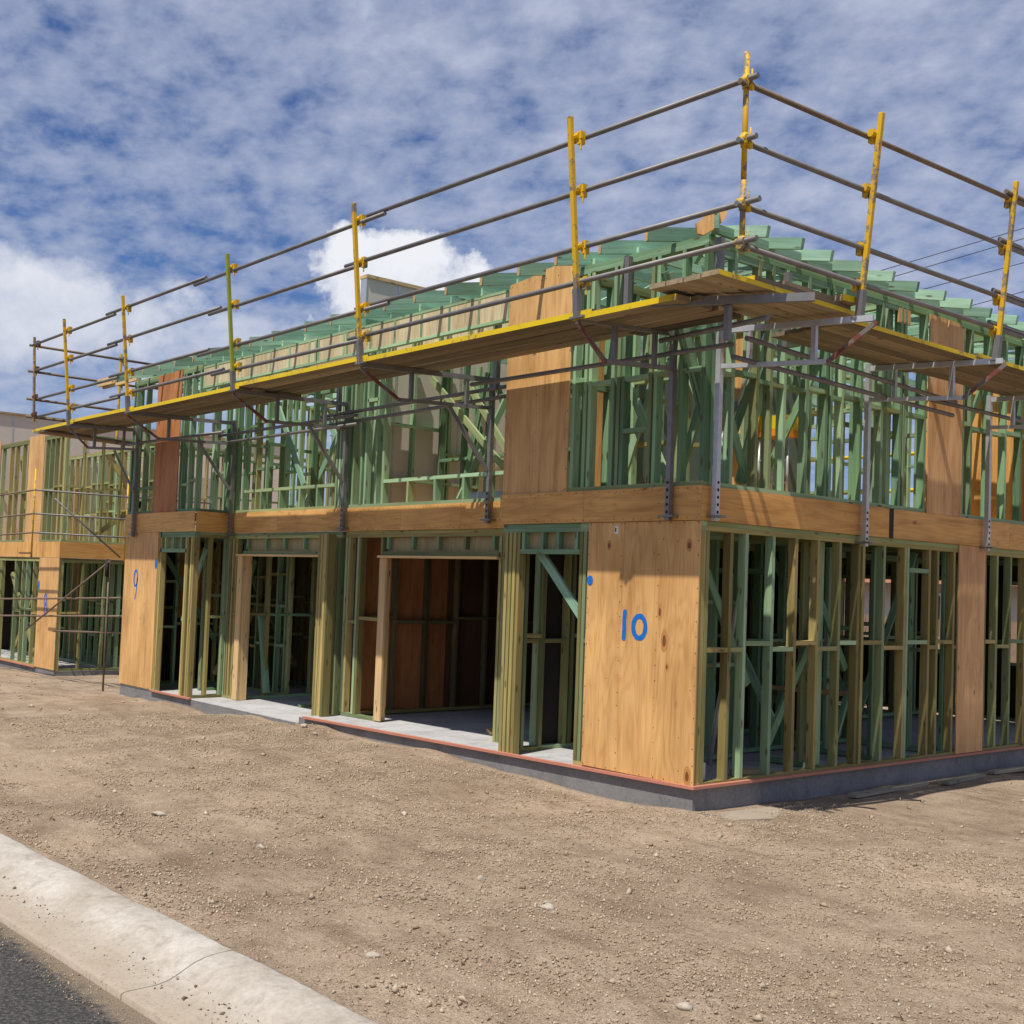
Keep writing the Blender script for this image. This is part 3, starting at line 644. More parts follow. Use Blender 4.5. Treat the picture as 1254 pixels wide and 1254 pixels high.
H.wall('x', -2.75, -1.0, 1.9, HT, TZ, UP, sp=.4, noggins=(.3, .62)); H.wall('y', .2, 1.8, -1.9, HT, TZ, UP, sp=.4, holes=[(.8, 1.5, HT, 4.8)])
H.put('plywood_panel', MB()._box(-1.75, -1.2, 2.05, 2.06, HT, 5.0, 2, .5, 0), 'ply')
H.put('dark_backing', MB()._box(-2.76, -2.755, 2.0, 5.5, HT, 4.7, 2, .5, 0), 'wrapgreen')
for a, b in (((-1.75, .7, 2.95), (-1.1, .7, 4.6)), ((-1.7, .5, 4.4), (-.9, .5, 3.0)), ((-1.0, .8, 3.0), (-.4, .8, 4.7)), ((-.5, 1.0, 3.1), (-1.1, 1.0, 4.2))): H.put('brace', MB().beam(a, b, .035, .09, (0, 0, 1), rng.uniform(.2, .6)), 'green')
for _ in range(15):
    x = br.uniform(-6.5, -.4); y = br.choice((1.2, 2.4, 3.4, 4.4, 5.5, 7)); dx = br.choice((-1, 1)) * br.uniform(.7, 1.3)
    if br.random() < .5: a, b = (x, y, HT + .1), (x + dx, y, TZ - .3)
    else: a, b = (x, y, HT + .1), (x, y + abs(dx), TZ - .3)
    b = (max(-6.9, min(-.15, b[0])), b[1], b[2]); H.put('brace', MB().beam(a, b, .035, .09, (0, 0, 1), rng.uniform(.1, .5)), 'green')
for _ in range(5):
    x = br.uniform(-.9, -.15); y = br.uniform(.3, 3.2); H.put('brace', MB().beam((-.14 - .035 * _, y, HT + .1), (-.14 - .035 * _, y + br.choice((-1, 1)) * br.uniform(.5, 1.1), TZ - .4), .03, .09, (0, 0, 1), rng.uniform(.1, .5)), 'green')

# ---- boxed eave beam carrying the rafters over the set-back bays
def eave_beam(Hh, x0, x1, cuts):
    Hh.horiz('plate', 'x', x0, x1, .05, 5.17, .5, .03, .07); Hh.horiz('plate', 'x', x0, x1, .05, 4.84, .45, .035, .07)
    for x in cuts: Hh.stud('x', x, .05, 4.858, 5.154, rng.uniform(.3, .5), .04, .07)
    for a, b in zip(cuts[:-1], cuts[1:]): sheet(Hh, a + .021, b - .021, 4.858, 5.154, .03, 'headerply', .01, rng.random(), name='header_panel')
eave_beam(H, -7.08, -2.90, [-7.05, -6.4, -6.32, -5.75, -5.2, -4.62, -4.05, -3.48, -2.93])
# ---- roof
EX, EY, TF, D = .45, -.40, .21, 9.5
ZE = 5.285
def rafters(Hh, xa, xb, right, left):
    n = 0; x = xb
    RH = .135
    # front and rear rafters with truss chords
    k = 0; x = -.43
    while x > -13.6:
        if xa <= x < xb:
            run = 5.15
            if right: run = min(run, EX - x)
            if left is not None: run = min(run, x - left)
            z0 = ZE - RH / 2; j = rng.uniform(-.012, .012)
            Hh.put('rafter', MB().beam((x, EY + j, z0), (x, EY + run, z0 + run * TF), .042, RH, (0, 0, 1), rng.uniform(0, .6)), 'aqua')
            Hh.put('rafter_end', MB().beam((x, EY + j - .004, z0), (x, EY + j - .0005, z0), .041, RH - .003, (0, 0, 1), .3), 'pine')
            if run > 1.5:
                Hh.put('rafter', MB().beam((x + .046, D - EY, z0), (x + .046, D - EY - run, z0 + run * TF), .045, RH, (0, 0, 1), rng.uniform(.2, .6)), 'aqua')
                Hh.put('ceiling_joist', MB().beam((x + .045, .1, TZ + .05), (x + .045, D - .1, TZ + .05), .035, .09, (0, 0, 1), rng.random()), 'aqua')
                for q in range(4):
                    ya = .6 + q * 1.1; zb = ZE - RH + (ya + .8 - EY) * TF
                    if ya + .8 - EY < run: Hh.put('truss_web', MB().beam((x + .05, ya, TZ + .09), (x + .05, ya + .8, zb), .035, .07, (1, 0, 0), rng.random()), 'aqua')
            k += 1
        x -= .64 if k % 3 else .60
def side_rafters(Hh, xe, sgn, ylist):
    RH = .108
    for y in ylist:
        run = min(5.15, y - EY, D - EY - y); j = rng.uniform(-.03, .03)
        z0 = ZE - .02 - RH / 2
        Hh.put('rafter', MB().beam((xe + j * sgn, y, z0), (xe - sgn * run, y, z0 + run * TF), .045, RH, (0, 0, 1), rng.uniform(.2, 1)), 'aqua')
        if run > 1.2:
            Hh.put('ceiling_joist', MB().beam((xe - sgn * .5, y + .05, TZ + .05), (xe - sgn * (run + .0), y + .05, TZ + .05), .035, .09, (0, 0, 1), rng.random()), 'aqua')
rafters(H, -7.05, 0, True, None)
side_rafters(H, EX, 1, [.28 + .535 * i for i in range(18)])
H.put('hip_rafter', MB().beam((EX - .15, EY + .15, ZE - .04), (EX - 5.15, EY + 5.15, ZE - .08 + 5.15 * TF), .045, .16, (0, 0, 1), .3), 'aqua')
# roof battens/ binder under the side tails
H.put('eave_board', MB().beam((.07, .0, TZ + .04), (.07, 9.4, TZ + .03), .045, .09, (0, 0, 1), .4), 'aqua')
# curved board fixed on the hip end
hb = MB(); e1 = Vector((.65, .76, 0)); c0 = Vector((.246, -.26, 5.245)); pts = []
for (a, b) in ((118, 140), (125, 180), (150, 186), (190, 160), (225, 127), (238, 108), (242, 90), (240, 70), (235, 60), (200, 70), (160, 104)):
    pts.append(c0 + e1 * ((a - 180) / 440) + Vector((0, 0, -(b - 124) / 440)))
hb.prism(pts, (-.034, .028, 0), .5); H.put('hip_end_board', hb, 'ply')

# rows of nail heads on the bracing sheets
def nails(Hh, parent, x0, x1, z0, z1, y, xs_=(), step=.15):
    m = MB(); pts = []
    nz = int((z1 - z0) / step)
    for xx in (x0 + .015, x1 - .015, *xs_): pts += [(xx + rng.uniform(-.004, .004), z0 + .03 + (z1 - z0 - .06) * i / nz + rng.uniform(-.015, .015)) for i in range(nz + 1)]
    nx = max(1, int((x1 - x0) / step))
    for zz in (z0 + .015, z1 - .015): pts += [(x0 + .03 + (x1 - x0 - .06) * i / nx + rng.uniform(-.015, .015), zz + rng.uniform(-.004, .004)) for i in range(nx + 1)]
    for px, pz in pts:
        b = len(m.v); r_ = rng.uniform(.0045, .0075); m.v += [Vector((px + r_ * math.cos(i * math.pi / 3), y, pz + r_ * math.sin(i * math.pi / 3))) for i in range(6)]; m.face(list(range(b, b + 6)), [(0, 0, 0)] * 6, .5)
    Hh.put('nail_heads', m, 'dark', parent)
nails(H, p10, -1.478, .012, .022, 2.497, -.0196, (-1.0, -.5))
nails(H, H.root, -2.885, -1.845, 2.84, 5.2, -.0196, (-2.36,), .2)
nails(H, H.root, -2.9, .02, 2.51, 2.82, -.0396, (-2.3, -1.7, -1.1, -.5), .12)
nails(H, H.root, -7.1, -2.95, 2.51, 2.82, .5803, (-6.4, -5.8, -5.2, -4.6, -4.0, -3.4), .12)
# painted marks
def ribbon(pts, wd, y, closed=False):
    m = MB(); n = len(pts); r = random.Random(len(pts)); L = []
    for i, (x, z) in enumerate(pts):
        a = pts[(i - 1) % n] if closed or i else pts[i]; b = pts[(i + 1) % n] if closed or i < n - 1 else pts[i]
        d = Vector((b[0] - a[0], b[1] - a[1])).normalized(); nn = Vector((-d.y, d.x)); q = wd / 2 * r.uniform(.88, 1.12)
        L.append(((x + nn.x * q, z + nn.y * q), (x - nn.x * q, z - nn.y * q)))
    rngI = range(n if closed else n - 1)
    for i in rngI:
        (a0, a1), (b0, b1) = L[i], L[(i + 1) % n]; s = len(m.v)
        m.v += [Vector((q[0], y, q[1])) for q in (a0, b0, b1, a1)]; m.face([s, s + 1, s + 2, s + 3], [(0, 0, 0)] * 4, .5)
    if not closed:
        for i in (0, n - 1):
            x, z = pts[i]; s = len(m.v); m.v += [Vector((x + wd / 2 * math.cos(t * .7854), y - .0004, z + wd / 2 * math.sin(t * .7854))) for t in range(8)]
            m.face(list(range(s, s + 8))[::-1], [(0, 0, 0)] * 8, .5)
    return m
def ell(cx, cz, rx, rz, t0=0, t1=360, n=26): return [(cx + rx * math.cos(R(t0 + (t1 - t0) * i / n)), cz + rz * math.sin(R(t0 + (t1 - t0) * i / n))) for i in range(n + 1)]
def disc(x, z, r, y, rz=None):
    m = MB(); n = 16; m.v = [Vector((x + r * math.cos(i * 2 * math.pi / n), y, z + (rz or r) * math.sin(i * 2 * math.pi / n))) for i in range(n)]; m.face(list(range(n)), [(0, 0, 0)] * n, .5); return m
yp = -.0205
H.put('painted_number', ribbon([(-.925, 1.60), (-.93, 1.52), (-.928, 1.44), (-.932, 1.345)], .058, yp), 'blue', p10)
H.put('painted_number', ribbon(ell(-.725, 1.462, .082, .108, 0, 352)[:-1], .052, yp, True), 'blue', p10)
H.put('painted_dot', disc(-1.435, 1.905, .042, -.0215, .052), 'blue', p10)
for (x, z, rx_, rz_) in ((-.462, 1.615, .020, .055), (-.395, 1.34, .030, .075), (-.352, 1.10, .014, .030), (-1.175, 2.26, .022, .035), (-.115, 2.26, .025, .042), (-.06, .10, .03, .06)):
    m = MB(); n_ = 14
    for q, (mr, mi_) in enumerate(((1.5, 0), (.75, 1))):
        b0 = len(m.v); m.v += [Vector((x + rx_ * mr * math.cos(i * 2 * math.pi / n_), -.0192 - q * .0006, z + rz_ * mr * math.sin(i * 2 * math.pi / n_) * (1.15 if math.sin(i * 2 * math.pi / n_) > 0 else .9))) for i in range(n_)]
        m.face(list(range(b0, b0 + n_)), [(x, z, 0)] * n_, .5, mi_)
    H.put('wood_knot', m, ('knotring', 'knotcore'), p10)
H.put('paper_label', MB()._box(-1.10, -1.055, -.0195, -.0185, 2.38, 2.46, 2, .5, 0), 'white', p10)
H.put('paper_label', MB()._box(-1.098, -1.082, -.0205, -.0198, 2.40, 2.44, 2, .5, 0), 'dark', p10)
H.finish()

# ---- number 9
N = House('timber_house_frame', (-10.2, 0, -.19), 'two-storey green timber house frame left of the corner one, blue 9 sprayed on its plywood')
Z9 = -.19
slab(N, -13.3, -7.125, 0, 9.5, Z9, Z9 + .004, .5)
N.put('edge_strip', MB().beam((-11.95, -.02, Z9 + .012), (-10.45, -.02, Z9 + .012), .05, .026), 'strip')
p9 = sheet(N, -13.31, -11.95, Z9 + .02, 2.497, -.002, 'ply', tone=.8)
N.put('dark_backing', MB()._box(-13.325, -13.312, .02, 9.4, Z9, HB, 2, .5, 0), 'dark')  # dark sheet added along the left side so the inside reads shaded
N.wall('x', -13.3, -11.85, YW, Z9, HB, LO, studs=[-13.27, -12.6, -12.0, -11.93, -11.87])
for x in (-10.90, -10.84, -10.70, -10.63): N.stud('x', x, YW, Z9, HB - .09, rng.uniform(.75, 1), w=.052)
N.horiz('plate', 'x', -11.9, -10.6, YW, HB - .022, .3); N.horiz('plate', 'x', -11.9, -10.6, YW, HB - .069, .4)
for x in (-11.7, -11.4, -11.1): N.stud('x', x, YW, 2.22, HB - .09, rng.uniform(.1, .5))
N.horiz('lintel', 'x', -11.9, -10.9, YW, 2.19, .35, .06)
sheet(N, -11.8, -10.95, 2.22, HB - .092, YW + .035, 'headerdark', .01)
N.put('brace', MB().beam((-11.75, .4, 1.0), (-11.0, .4, 2.25), .035, .09, (0, 0, 1), .3), 'aqua')
N.put('brace', MB().beam((-10.5, 1.2, 1.2), (-10.2, 1.2, -.1), .06, .10, (0, 1, 0), .3), 'aqua')
N.wall('y', .09, .6, -10.63, Z9, HB, LO, studs=[.3, .57])
YR = .645
N.wall('x', -10.6, -7.15, YR, Z9, HB, LO, studs=[-10.57, -10.50, -10.42, -10.30, -7.28, -7.21], holes=[(-10.05, -7.32, -.3, 2.15)], noggins=(.5,))
for i in range(5): N.stud('x', -9.95 + i * .58, YR, 2.25, HB - .09, rng.uniform(.1, .6))
sheet(N, -10.03, -7.34, 2.213, HB - .092, YR + .03, 'headerdark', .012, .2)
N.put('door_jamb', MB().box(-10.2, -10.03, YR - .075, YR - .047, Z9 + .01, 2.13, .6, 0, 'z').box(-10.06, -10.035, YR - .047, YR + .1, Z9 + .01, 2.13, .5), 'pine')
N.put('door_jamb', MB().box(-7.40, -7.375, YR - .075, YR + .1, Z9 + .01, 2.13, .6, 0, 'z'), 'pine')
N.put('door_head', MB().box(-10.2, -7.375, YR - .12, YR + .1, 2.13, 2.158, .5, 0, 'x'), 'pine')
for x, y in ((-7.36, .42), (-7.30, .42), (-7.24, .42)): N.stud('x', x, y, Z9, HB - .05, rng.uniform(.75, 1), d=.12, w=.05)
band(N, -13.33, -10.58, -.02, cuts=()); band(N, -10.6, -7.13, .60, cuts=(-9.0,)); N.put('floor_band', MB()._box(-10.58, -10.562, 0, .6, HB + .002, HT, 1, None, 0), 'plyband')
deck(N, -13.3, -7.2, .02, 9.5, recess=[(-13.3, -10.6)])
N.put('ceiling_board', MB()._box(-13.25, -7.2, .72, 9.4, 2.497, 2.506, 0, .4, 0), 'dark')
# upper
N.put('plywood_panel', MB().prism([(-12.25, -.002, HT + .002), (-11.83, -.002, HT + .002), (-11.80, -.002, 5.2), (-12.25, -.002, 5.2)], (0, -.016, 0), .3), 'plydark')
N.put('plywood_panel', MB().prism([(-11.825, -.002, HT + .002), (-11.32, -.002, HT + .002), (-11.32, -.002, 5.22), (-11.795, -.002, 5.2)], (0, -.016, 0), .7), 'plydark')
N.wall('x', -13.3, -10.62, YW, HT, TZ, UP, studs=[-13.27, -13.18, -12.75, -12.28, -11.28, -11.2, -10.95, -10.66], noggins=(.2,))
N.wall('y', .09, .6, -10.66, HT, TZ, UP, studs=[.3, .56])
N.wall('x', -10.6, -7.2, YR, HT, TZ, UP, studs=[-10.57, -10.45, -10.2, -7.38, -7.3, -7.23, -9.6, -9.0, -8.4, -7.9], noggins=(), holes=[(-10.15, -7.42, 3.20, 4.87)])
for a, b in ((-9.58, -9.02), (-8.98, -8.42), (-8.38, -7.92)): sheet(N, a, b, 4.93, TZ - .10, YR + .01, 'headerply', .01, .95, name='header_panel')
sheet(N, -10.15, -9.62, 4.93, TZ - .10, YR + .01, 'headerply', .01, .95, name='header_panel')
for a, b in (((-9.9, 1.6, 3.0), (-8.3, 1.6, 4.9)), ((-9.9, 1.7, 4.9), (-8.2, 1.7, 3.0)), ((-10.4, 1.2, 4.9), (-9.3, 1.2, 3.3)), ((-9.3, 2.6, 2.95), (-8.0, 2.6, 4.6)), ((-8.6, 3.2, 4.9), (-7.6, 3.2, 3.4))): N.put('brace', MB().beam(a, b, .035, .10, (0, 0, 1), .35), 'aqua')
# left gable side, interior
N.wall('y', .1, 9.4, -13.25, Z9, HB, LO, sp=.6); N.wall('y', .1, 9.4, -13.25, HT, TZ, UP, sp=.6)
N.wall('y', .75, 6.4, -10.3, Z9, HB, INT, sp=.45); N.wall('x', -10.3, -7.3, 4.4, Z9, HB, (.3, 1), sp=.4, noggins=(.3, .55, .75)); N.wall('x', -10.3, -7.3, 6.6, Z9, HB, INT, sp=.5)
N.wall('x', -13.2, -10.4, 3.2, Z9, HB, INT, sp=.45, holes=[(-12.2, -11.4, Z9, 2.05)])
N.wall('x', -10.2, -7.3, 2.4, Z9, HB, (.3, 1), studs=[-9.9, -9.55, -9.5, -8.9, -8.3, -8.25, -7.7], noggins=(.4, .62), holes=[(-9.45, -8.95, Z9, 2.05)])
N.wall('x', -13.2, -10.4, 1.7, Z9, HB, (.3, .9), studs=[-12.9, -12.4, -11.9, -11.5, -11.2, -10.8, -10.5], noggins=(.3, .55, .75))
N.put('plywood_panel', MB()._box(-8.25, -7.75, 5.2, 5.21, .1, 2.3, 2, .5, 0), 'ply'); N.put('plywood_panel', MB()._box(-12.0, -11.3, 3.1, 3.11, 1.3, 2.3, 2, .5, 0), 'plyband')
for a, b in (((-9.4, 2.0, 2.3), (-8.7, 2.0, 1.2)), ((-9.0, 2.9, .1), (-8.0, 2.9, 1.6)), ((-12.2, 1.4, 2.3), (-11.6, 1.4, 1.2)), ((-11.3, 1.2, 1.6), (-10.9, 1.2, .1)), ((-8.2, 3.8, .3), (-7.5, 3.8, 1.9))): N.put('brace', MB().beam(a, b, .035, .09, (0, 0, 1), rng.random()), 'green')
N.wall('y', 1.0, 4.4, -8.8, Z9, HB, INT, studs=[2.6, 3.1, 3.6, 4.1])
N.put('dark_backing', MB()._box(-13.2, -7.3, 6.69, 6.698, Z9, HB, 2, .3, 0), 'dark'); N.put('plywood_panel', MB()._box(-13.2, -10.4, 3.27, 3.28, Z9, HB, 2, .3, 0), 'plydark'); N.wall('y', .75, 3.15, -11.75, Z9, HB, (.2, .9), sp=.38, noggins=(.35, .6)); N.wall('y', .3, 3.1, -12.75, Z9, HB, (.2, .9), sp=.42, noggins=(.4, .7))  # first sheet added near black, as shade at the back
for a, b in (((-11.7, 1.0, .1), (-11.7, 2.2, 1.9)), ((-11.7, 2.6, .2), (-11.7, 1.4, 2.2)), ((-12.7, .4, 2.2), (-12.7, 1.5, .6))): N.put('brace', MB().beam(a, b, .035, .09, (0, 0, 1), rng.random()), 'green')
N.put('plywood_panel', MB()._box(-13.22, -13.21, .9, 1.8, 1.0, 2.3, 2, .4, 0), 'plyband'); N.put('plywood_panel', MB()._box(-9.2, -8.3, 6.55, 6.562, .2, 2.2, 2, .8, 0), 'plydark')
for a, b in (((-9.9, 2.2, .2), (-8.9, 2.2, 1.9)), ((-9.0, 3.3, 2.2), (-8.2, 3.3, .3)), ((-12.6, 1.6, .2), (-11.5, 1.6, 2.1))): N.put('brace', MB().beam(a, b, .035, .09, (0, 0, 1), .4), 'green')
N.wall('x', -13.2, -7.3, 3.6, HT, TZ, UP, sp=.5, holes=[(-9.8, -9.0, HT, 4.85)]); N.wall('x', -13.2, -7.3, 6.4, HT, TZ, UP, sp=.5)
N.wall('y', .7, 6.4, -10.6, HT, TZ, UP, sp=.5); N.wall('x', -13.2, -7.3, 9.43, HT, TZ, UP, sp=.5)
N.put('plywood_panel', MB()._box(-9.9, -8.9, 6.5, 6.512, HT, 4.6, 2, .5, 0), 'ply')
eave_beam(N, -10.6, -7.1, [-10.57, -10.1, -9.55, -9.0, -8.4, -7.85, -7.3, -7.13])
N.wall('x', -10.4, -7.3, 1.5, HT, TZ, UP, sp=.45, noggins=(.3, .65), holes=[(-9.3, -8.5, HT, 4.8)]); N.wall('x', -13.2, -10.7, 1.6, HT, TZ, UP, sp=.4, noggins=(.35, .7))
N.wall('x', -13.2, -7.3, 5.0, HT, TZ, UP, sp=.42, noggins=(.33, .66))
rafters(N, -13.9, -7.05, False, -13.75)
side_rafters(N, -13.75, -1, [.28 + .6 * i for i in range(16)])
N.put('barge_board', MB().beam((-13.95, -.42, 5.2), (-13.2, -.40, 5.2), .04, .14, (0, 0, 1), .6), 'pine')
N.put('barge_board', MB().beam((-13.8, -.38, 5.11), (-12.3, -.38, 5.11), .04, .05, (0, 0, 1), .6), 'pine')
# 9: loop and tail
N.put('painted_number', ribbon(ell(-12.80, 1.70, .075, .135, 0, 352)[:-1], .04, yp, True), 'blue', p9)
N.put('painted_number', ribbon([(-12.725, 1.72), (-12.735, 1.58), (-12.76, 1.42), (-12.79, 1.34)], .035, yp), 'blue', p9)
N.put('painted_dot', disc(-11.99, 1.96, .045, -.0215, .09), 'blue', p9)
N.finish()

# ---- neighbour down the slope
B = House('timber_house_frame', (-21.5, .8, -.42), 'lower timber house frame at the far left caged in rusty tubes')
ZB = -.42; XB = -18.8; YB = .8
slab(B, -26, XB, YB, YB + 9, ZB, ZB + .003, .4)
B.put('edge_strip', MB().beam((-26, YB - .02, ZB + .01), (-19.95, YB - .02, ZB + .01), .05, .03), 'strip')
def bx(x0, x1, z0, z1, mat='ply', nm='plywood_panel', yo=-.018, tone=None):
    return B.put(nm, MB()._box(x0, x1, YB + yo, YB - .002, z0, z1, 2, tone, 0), mat)
z1 = ZB + 2.47; z2 = z1 + .35; z3 = z2 + 2.4
p8 = bx(-20.02, XB + .012, ZB + .02, z1, tone=.9)
bx(-26, XB + .02, z1 + .002, z2, 'plyband', 'floor_band', -.022)
B.put('floor_band', MB()._box(XB, XB + .02, YB, YB + 8, z1 + .002, z2, 1, None, 0), 'plyband')
bx(-21.1, -20.1, z2, z3 + .05, tone=.9); bx(-23.9, -23.2, z2, z3 + .1, 'plyside')
B.wall('x', -26, XB, YB + .047, ZB, z1, LO, studs=[-25.5, -24.8, -24.2, -23.4, -22.8, -22.7, -21.7, -21.2, -20.9, -20.45, -20.1, -20.04, -19.4, XB - .03], holes=[(-24.1, -22.9, ZB, z1 - .33)])
B.wall('x', -26, XB, YB + .047, z2, z3, (.5, .9), studs=[-25, -24, -23.5, -23.1, -22.5, -22.1, -21.6, -21.2, -20.6, -20.05, -19.75, -19.45, -19.1, XB - .1, XB - .03], noggins=(.5,))
B.wall('y', YB, YB + 8, XB - .047, ZB, z1, LO, sp=.5); B.wall('y', YB, YB + 8, XB - .047, z2, z3, (.5, .95), sp=.42)
B.wall('x', -26, XB - .1, YB + 1.4, ZB, z1, INT, sp=.4, noggins=(.3, .6)); B.wall('x', -26, XB - .1, YB + 2.2, z2, z3, (.4, .9), sp=.4, noggins=(.35, .65)); B.wall('x', -26, XB - .1, YB + 3, ZB, z1, INT, sp=.5); B.wall('x', -26, XB - .1, YB + 3, z2, z3, (.4, .9), sp=.5)
B.put('dark_backing', MB()._box(-34, XB - .2, YB + 3.1, YB + 3.12, ZB, z1, 2, .5, 0), 'dark'); B.put('plywood_panel', MB()._box(-24.3, -23.2, YB + 2.2, YB + 2.21, ZB, z1, 2, .5, 0), 'plydark'); B.put('dark_backing', MB()._box(-26.0, -25.99, YB + .3, YB + 3.1, ZB, z1, 2, .5, 0), 'dark')  # near-black sheets added to make the lower rooms look shaded
B.put('floor_deck', MB()._box(-26, XB - .02, YB + .1, YB + 8, z2 - .05, z2 - .03, 0, .5, 0), 'plyside')
for a, b in (((-20.4, YB + .1, ZB + .3), (-22.2, YB + .1, z1 - .4)), ((-22.1, YB + .2, ZB + .2), (-20.6, YB + .2, z1 - .5)), ((-21.9, YB + .3, z2 + .2), (-22.6, YB + .3, z3 - .3)), ((XB - .1, YB + 1.0, z3 - .4), (XB - .1, YB + 2.3, z2 + .2)), ((XB - .1, YB + .8, z2 + .2), (XB - .1, YB + 2.0, z2 + 1.1))): B.put('brace', MB().beam(a, b, .05, .11, (0, 0, 1), rng.uniform(.6, 1)), 'green')
pwb = B.put('party_wall', MB()._box(-25.1, -24.95, .86, YB + 9, z2, 5.80, 2, .5, 0), 'boardlight')
B.put('wall_cap', MB()._box(-25.14, -24.90, .84, YB + 9.02, 5.802, 5.85, 1, .4, 0), 'pine', pwb)
for yy in (1.6, 2.6, 3.6, 4.6, 5.6): B.put('joint_strip', MB()._box(-24.949, -24.944, yy - .02, yy + .02, z2, 5.79, 2, .5, 0), 'alu', pwb)
B.put('plywood_panel', MB()._box(-24.93, -24.92, 2.9, 8, z2, 4.6, 2, .5, 0), 'board')
yb = YB - .0225
B.put('painted_number', ribbon(ell(-19.50, 1.12, .075, .115, 0, 352)[:-1], .045, yb, True), 'blue', p8)
B.put('painted_number', ribbon(ell(-19.47, .90, .085, .12, 0, 352)[:-1], .04, yb - .0005, True), 'blue', p8)
B.put('painted_dot', disc(-19.97, 1.42, .05, yb, .11), 'blue', p8)
B.finish()

# ------------------------------------------------------------------ scaffold round the corner
S = thing('scaffold', (0, -1.14, 2.5), 'yellow and grey bracket scaffold wrapping round the upper floor of both house frames', 'scaffold')
LEAN = .10
def tubepart(name, a, b, r=.0242, mat='tube', parent=S, mb=None): return (mb or MB()).tube(a, b, r, 10).build(name, mat, parent, smooth=False)
for p in []: pass
def shade_tube(o):
    me = o.data; me.polygons.foreach_set('use_smooth', [len(p.vertices) == 4 for p in me.polygons]); return o
RZ = [5.96, 5.48, 4.965, 4.64]
def coupler(post, p, axis, clampmat='yellow'):
    p = Vector(p); m = MB()
    ax = Vector((1, 0, 0)) if axis == 'x' else Vector((0, 1, 0)); out = Vector((0, -1, 0)) if axis == 'x' else Vector((1, 0, 0))
    m.tube(p - ax * .035, p + ax * .035, .036, 10)
    m.beam(p + ax * .03 - out * .02 + Vector((0, 0, -.075)), p + ax * .03 - out * .02 + Vector((0, 0, .045)), .05, .06, (0, 1, 0))
    m.beam(p + ax * .055 + Vector((0, 0, -.03)), p + ax * .055 + Vector((0, 0, .03)), .02, .03, (0, 1, 0))
    m.tube(p + ax * .05 + Vector((0, 0, -.13)), p + ax * .05 + Vector((0, 0, -.05)), .009, 6)
    return m.build('coupler', clampmat, post)
def guard_post(x, y, axis, zt=6.14, base=4.30, mat='yellow', lean=LEAN, railz=RZ):
    out = Vector((0, -1, 0)) if axis == 'x' else Vector((1, 0, 0)); P = lambda z: Vector((x, y, z)) + out * lean * (z - 4.4)
    m = MB(); m.beam(P(base + .22), P(zt), .046, .046, (0, 1, 0))
    # row of drilled holes as small dark plugs
    po = m.build('guard_post', mat, S, bevel=.006)
    so_ = MB().beam(P(base), P(base + .27), .062, .062, (0, 1, 0)); so_.build('socket', 'galv', po)
    ft = MB().beam(P(base) + Vector((-.09, 0, .012)) if axis == 'x' else P(base) + Vector((0, -.09, .012)), P(base) + Vector((.09, 0, .012)) if axis == 'x' else P(base) + Vector((0, .09, .012)), .05, .02); ft.build('foot_plate', 'galv', po)
    for z in railz: coupler(po, P(z) - out * .05 + (Vector((.035, 0, 0)) if axis == 'x' else Vector((0, -.035, 0))), axis)
    return P
FX = [-.575, -4.19, -7.29, -10.80, -13.33]
M['wornyellow'] = painted_steel('worn_yellow_paint', (.62, .38, .05), (.22, .17, .11), .58)
M['limepost'] = painted_steel('lime_worn_paint', (.33, .36, .03), (.30, .24, .03), .42)
for i, x in enumerate(FX): guard_post(x, -1.14, 'x', mat='limepost' if i == 2 else 'yellow')
for y in (.56, 3.03, 5.55): guard_post(y=y, x=1.30, axis='y')
# front rails: overlapping lengths, with free ends at the couplers
def rail(pts, r=.0242, mat='tube'):
    for a, b in zip(pts[:-1], pts[1:]): shade_tube(tubepart('guard_rail', a, b, r, mat))
for i, z in enumerate(RZ):
    yl = lambda zz: -1.14 - LEAN * (zz - 4.4) + .055
    xr = 1.33 + (.10, .10, .15, .13)[i]; xs_ = [xr, -4.0 - .5 * (i % 2) , -8.0 - .4 * ((i + 1) % 2), -11.6, -15.12]
    last = None
    for q in range(4):
        a = xs_[q] + (.35 if q else 0); b = xs_[q + 1]
        dz = .0 if q % 2 == 0 else -.045
        ya = -1.135 if q == 0 else yl(z)
        shade_tube(tubepart('guard_rail', (a, ya + (.0 if q == 0 else 0), z + dz + rng.uniform(-.008, .008)), (b, yl(z), z + dz + rng.uniform(-.008, .008)), mat='tube'))
# side rails (start under the front rail's end)
for i, z in enumerate(RZ):
    a = Vector((1.315, -1.22 if i < 3 else -1.12, z - .03)); 
    xo = 1.30 + LEAN * 1.2 * (z - 4.4) - .055
    shade_tube(tubepart('guard_rail', a, (xo, 3.6, z + .015), mat='tube' if i else 'brownsteel')); shade_tube(tubepart('guard_rail', (xo, 2.9, z + .055), (xo, 8.4, z + .05), mat='tube' if i else 'brownsteel'))
# corner standard clamped to both sets of rails
cpz = MB(); cpz.tube((1.30, -1.12, 4.56), (1.30, -1.12, 5.15), .024, 10); cpz.tube((1.30, -1.12, 5.15), (1.30, -1.12, 6.20), .024, 10); cpost = cpz.build('corner_standard', 'yellow', S); shade_tube(cpost)
for z in RZ:
    m = MB(); m.tube((1.30, -1.12, z - .06), (1.30, -1.12, z + .05), .033, 12); m.tube((1.27, -1.15, z + .0), (1.35, -1.15, z + .0), .031, 12); m.tube((1.315, -1.17, z - .03), (1.315, -1.09, z - .03), .031, 12)
    m.beam((1.345, -1.11, z - .08), (1.345, -1.11, z - .02), .03, .04, (0, 1, 0)); m.tube((1.35, -1.11, z - .03), (1.35, -1.11, z + .09), .007, 6)
    o = m.build('double_coupler', 'yellow', cpost); shade_tube(o)
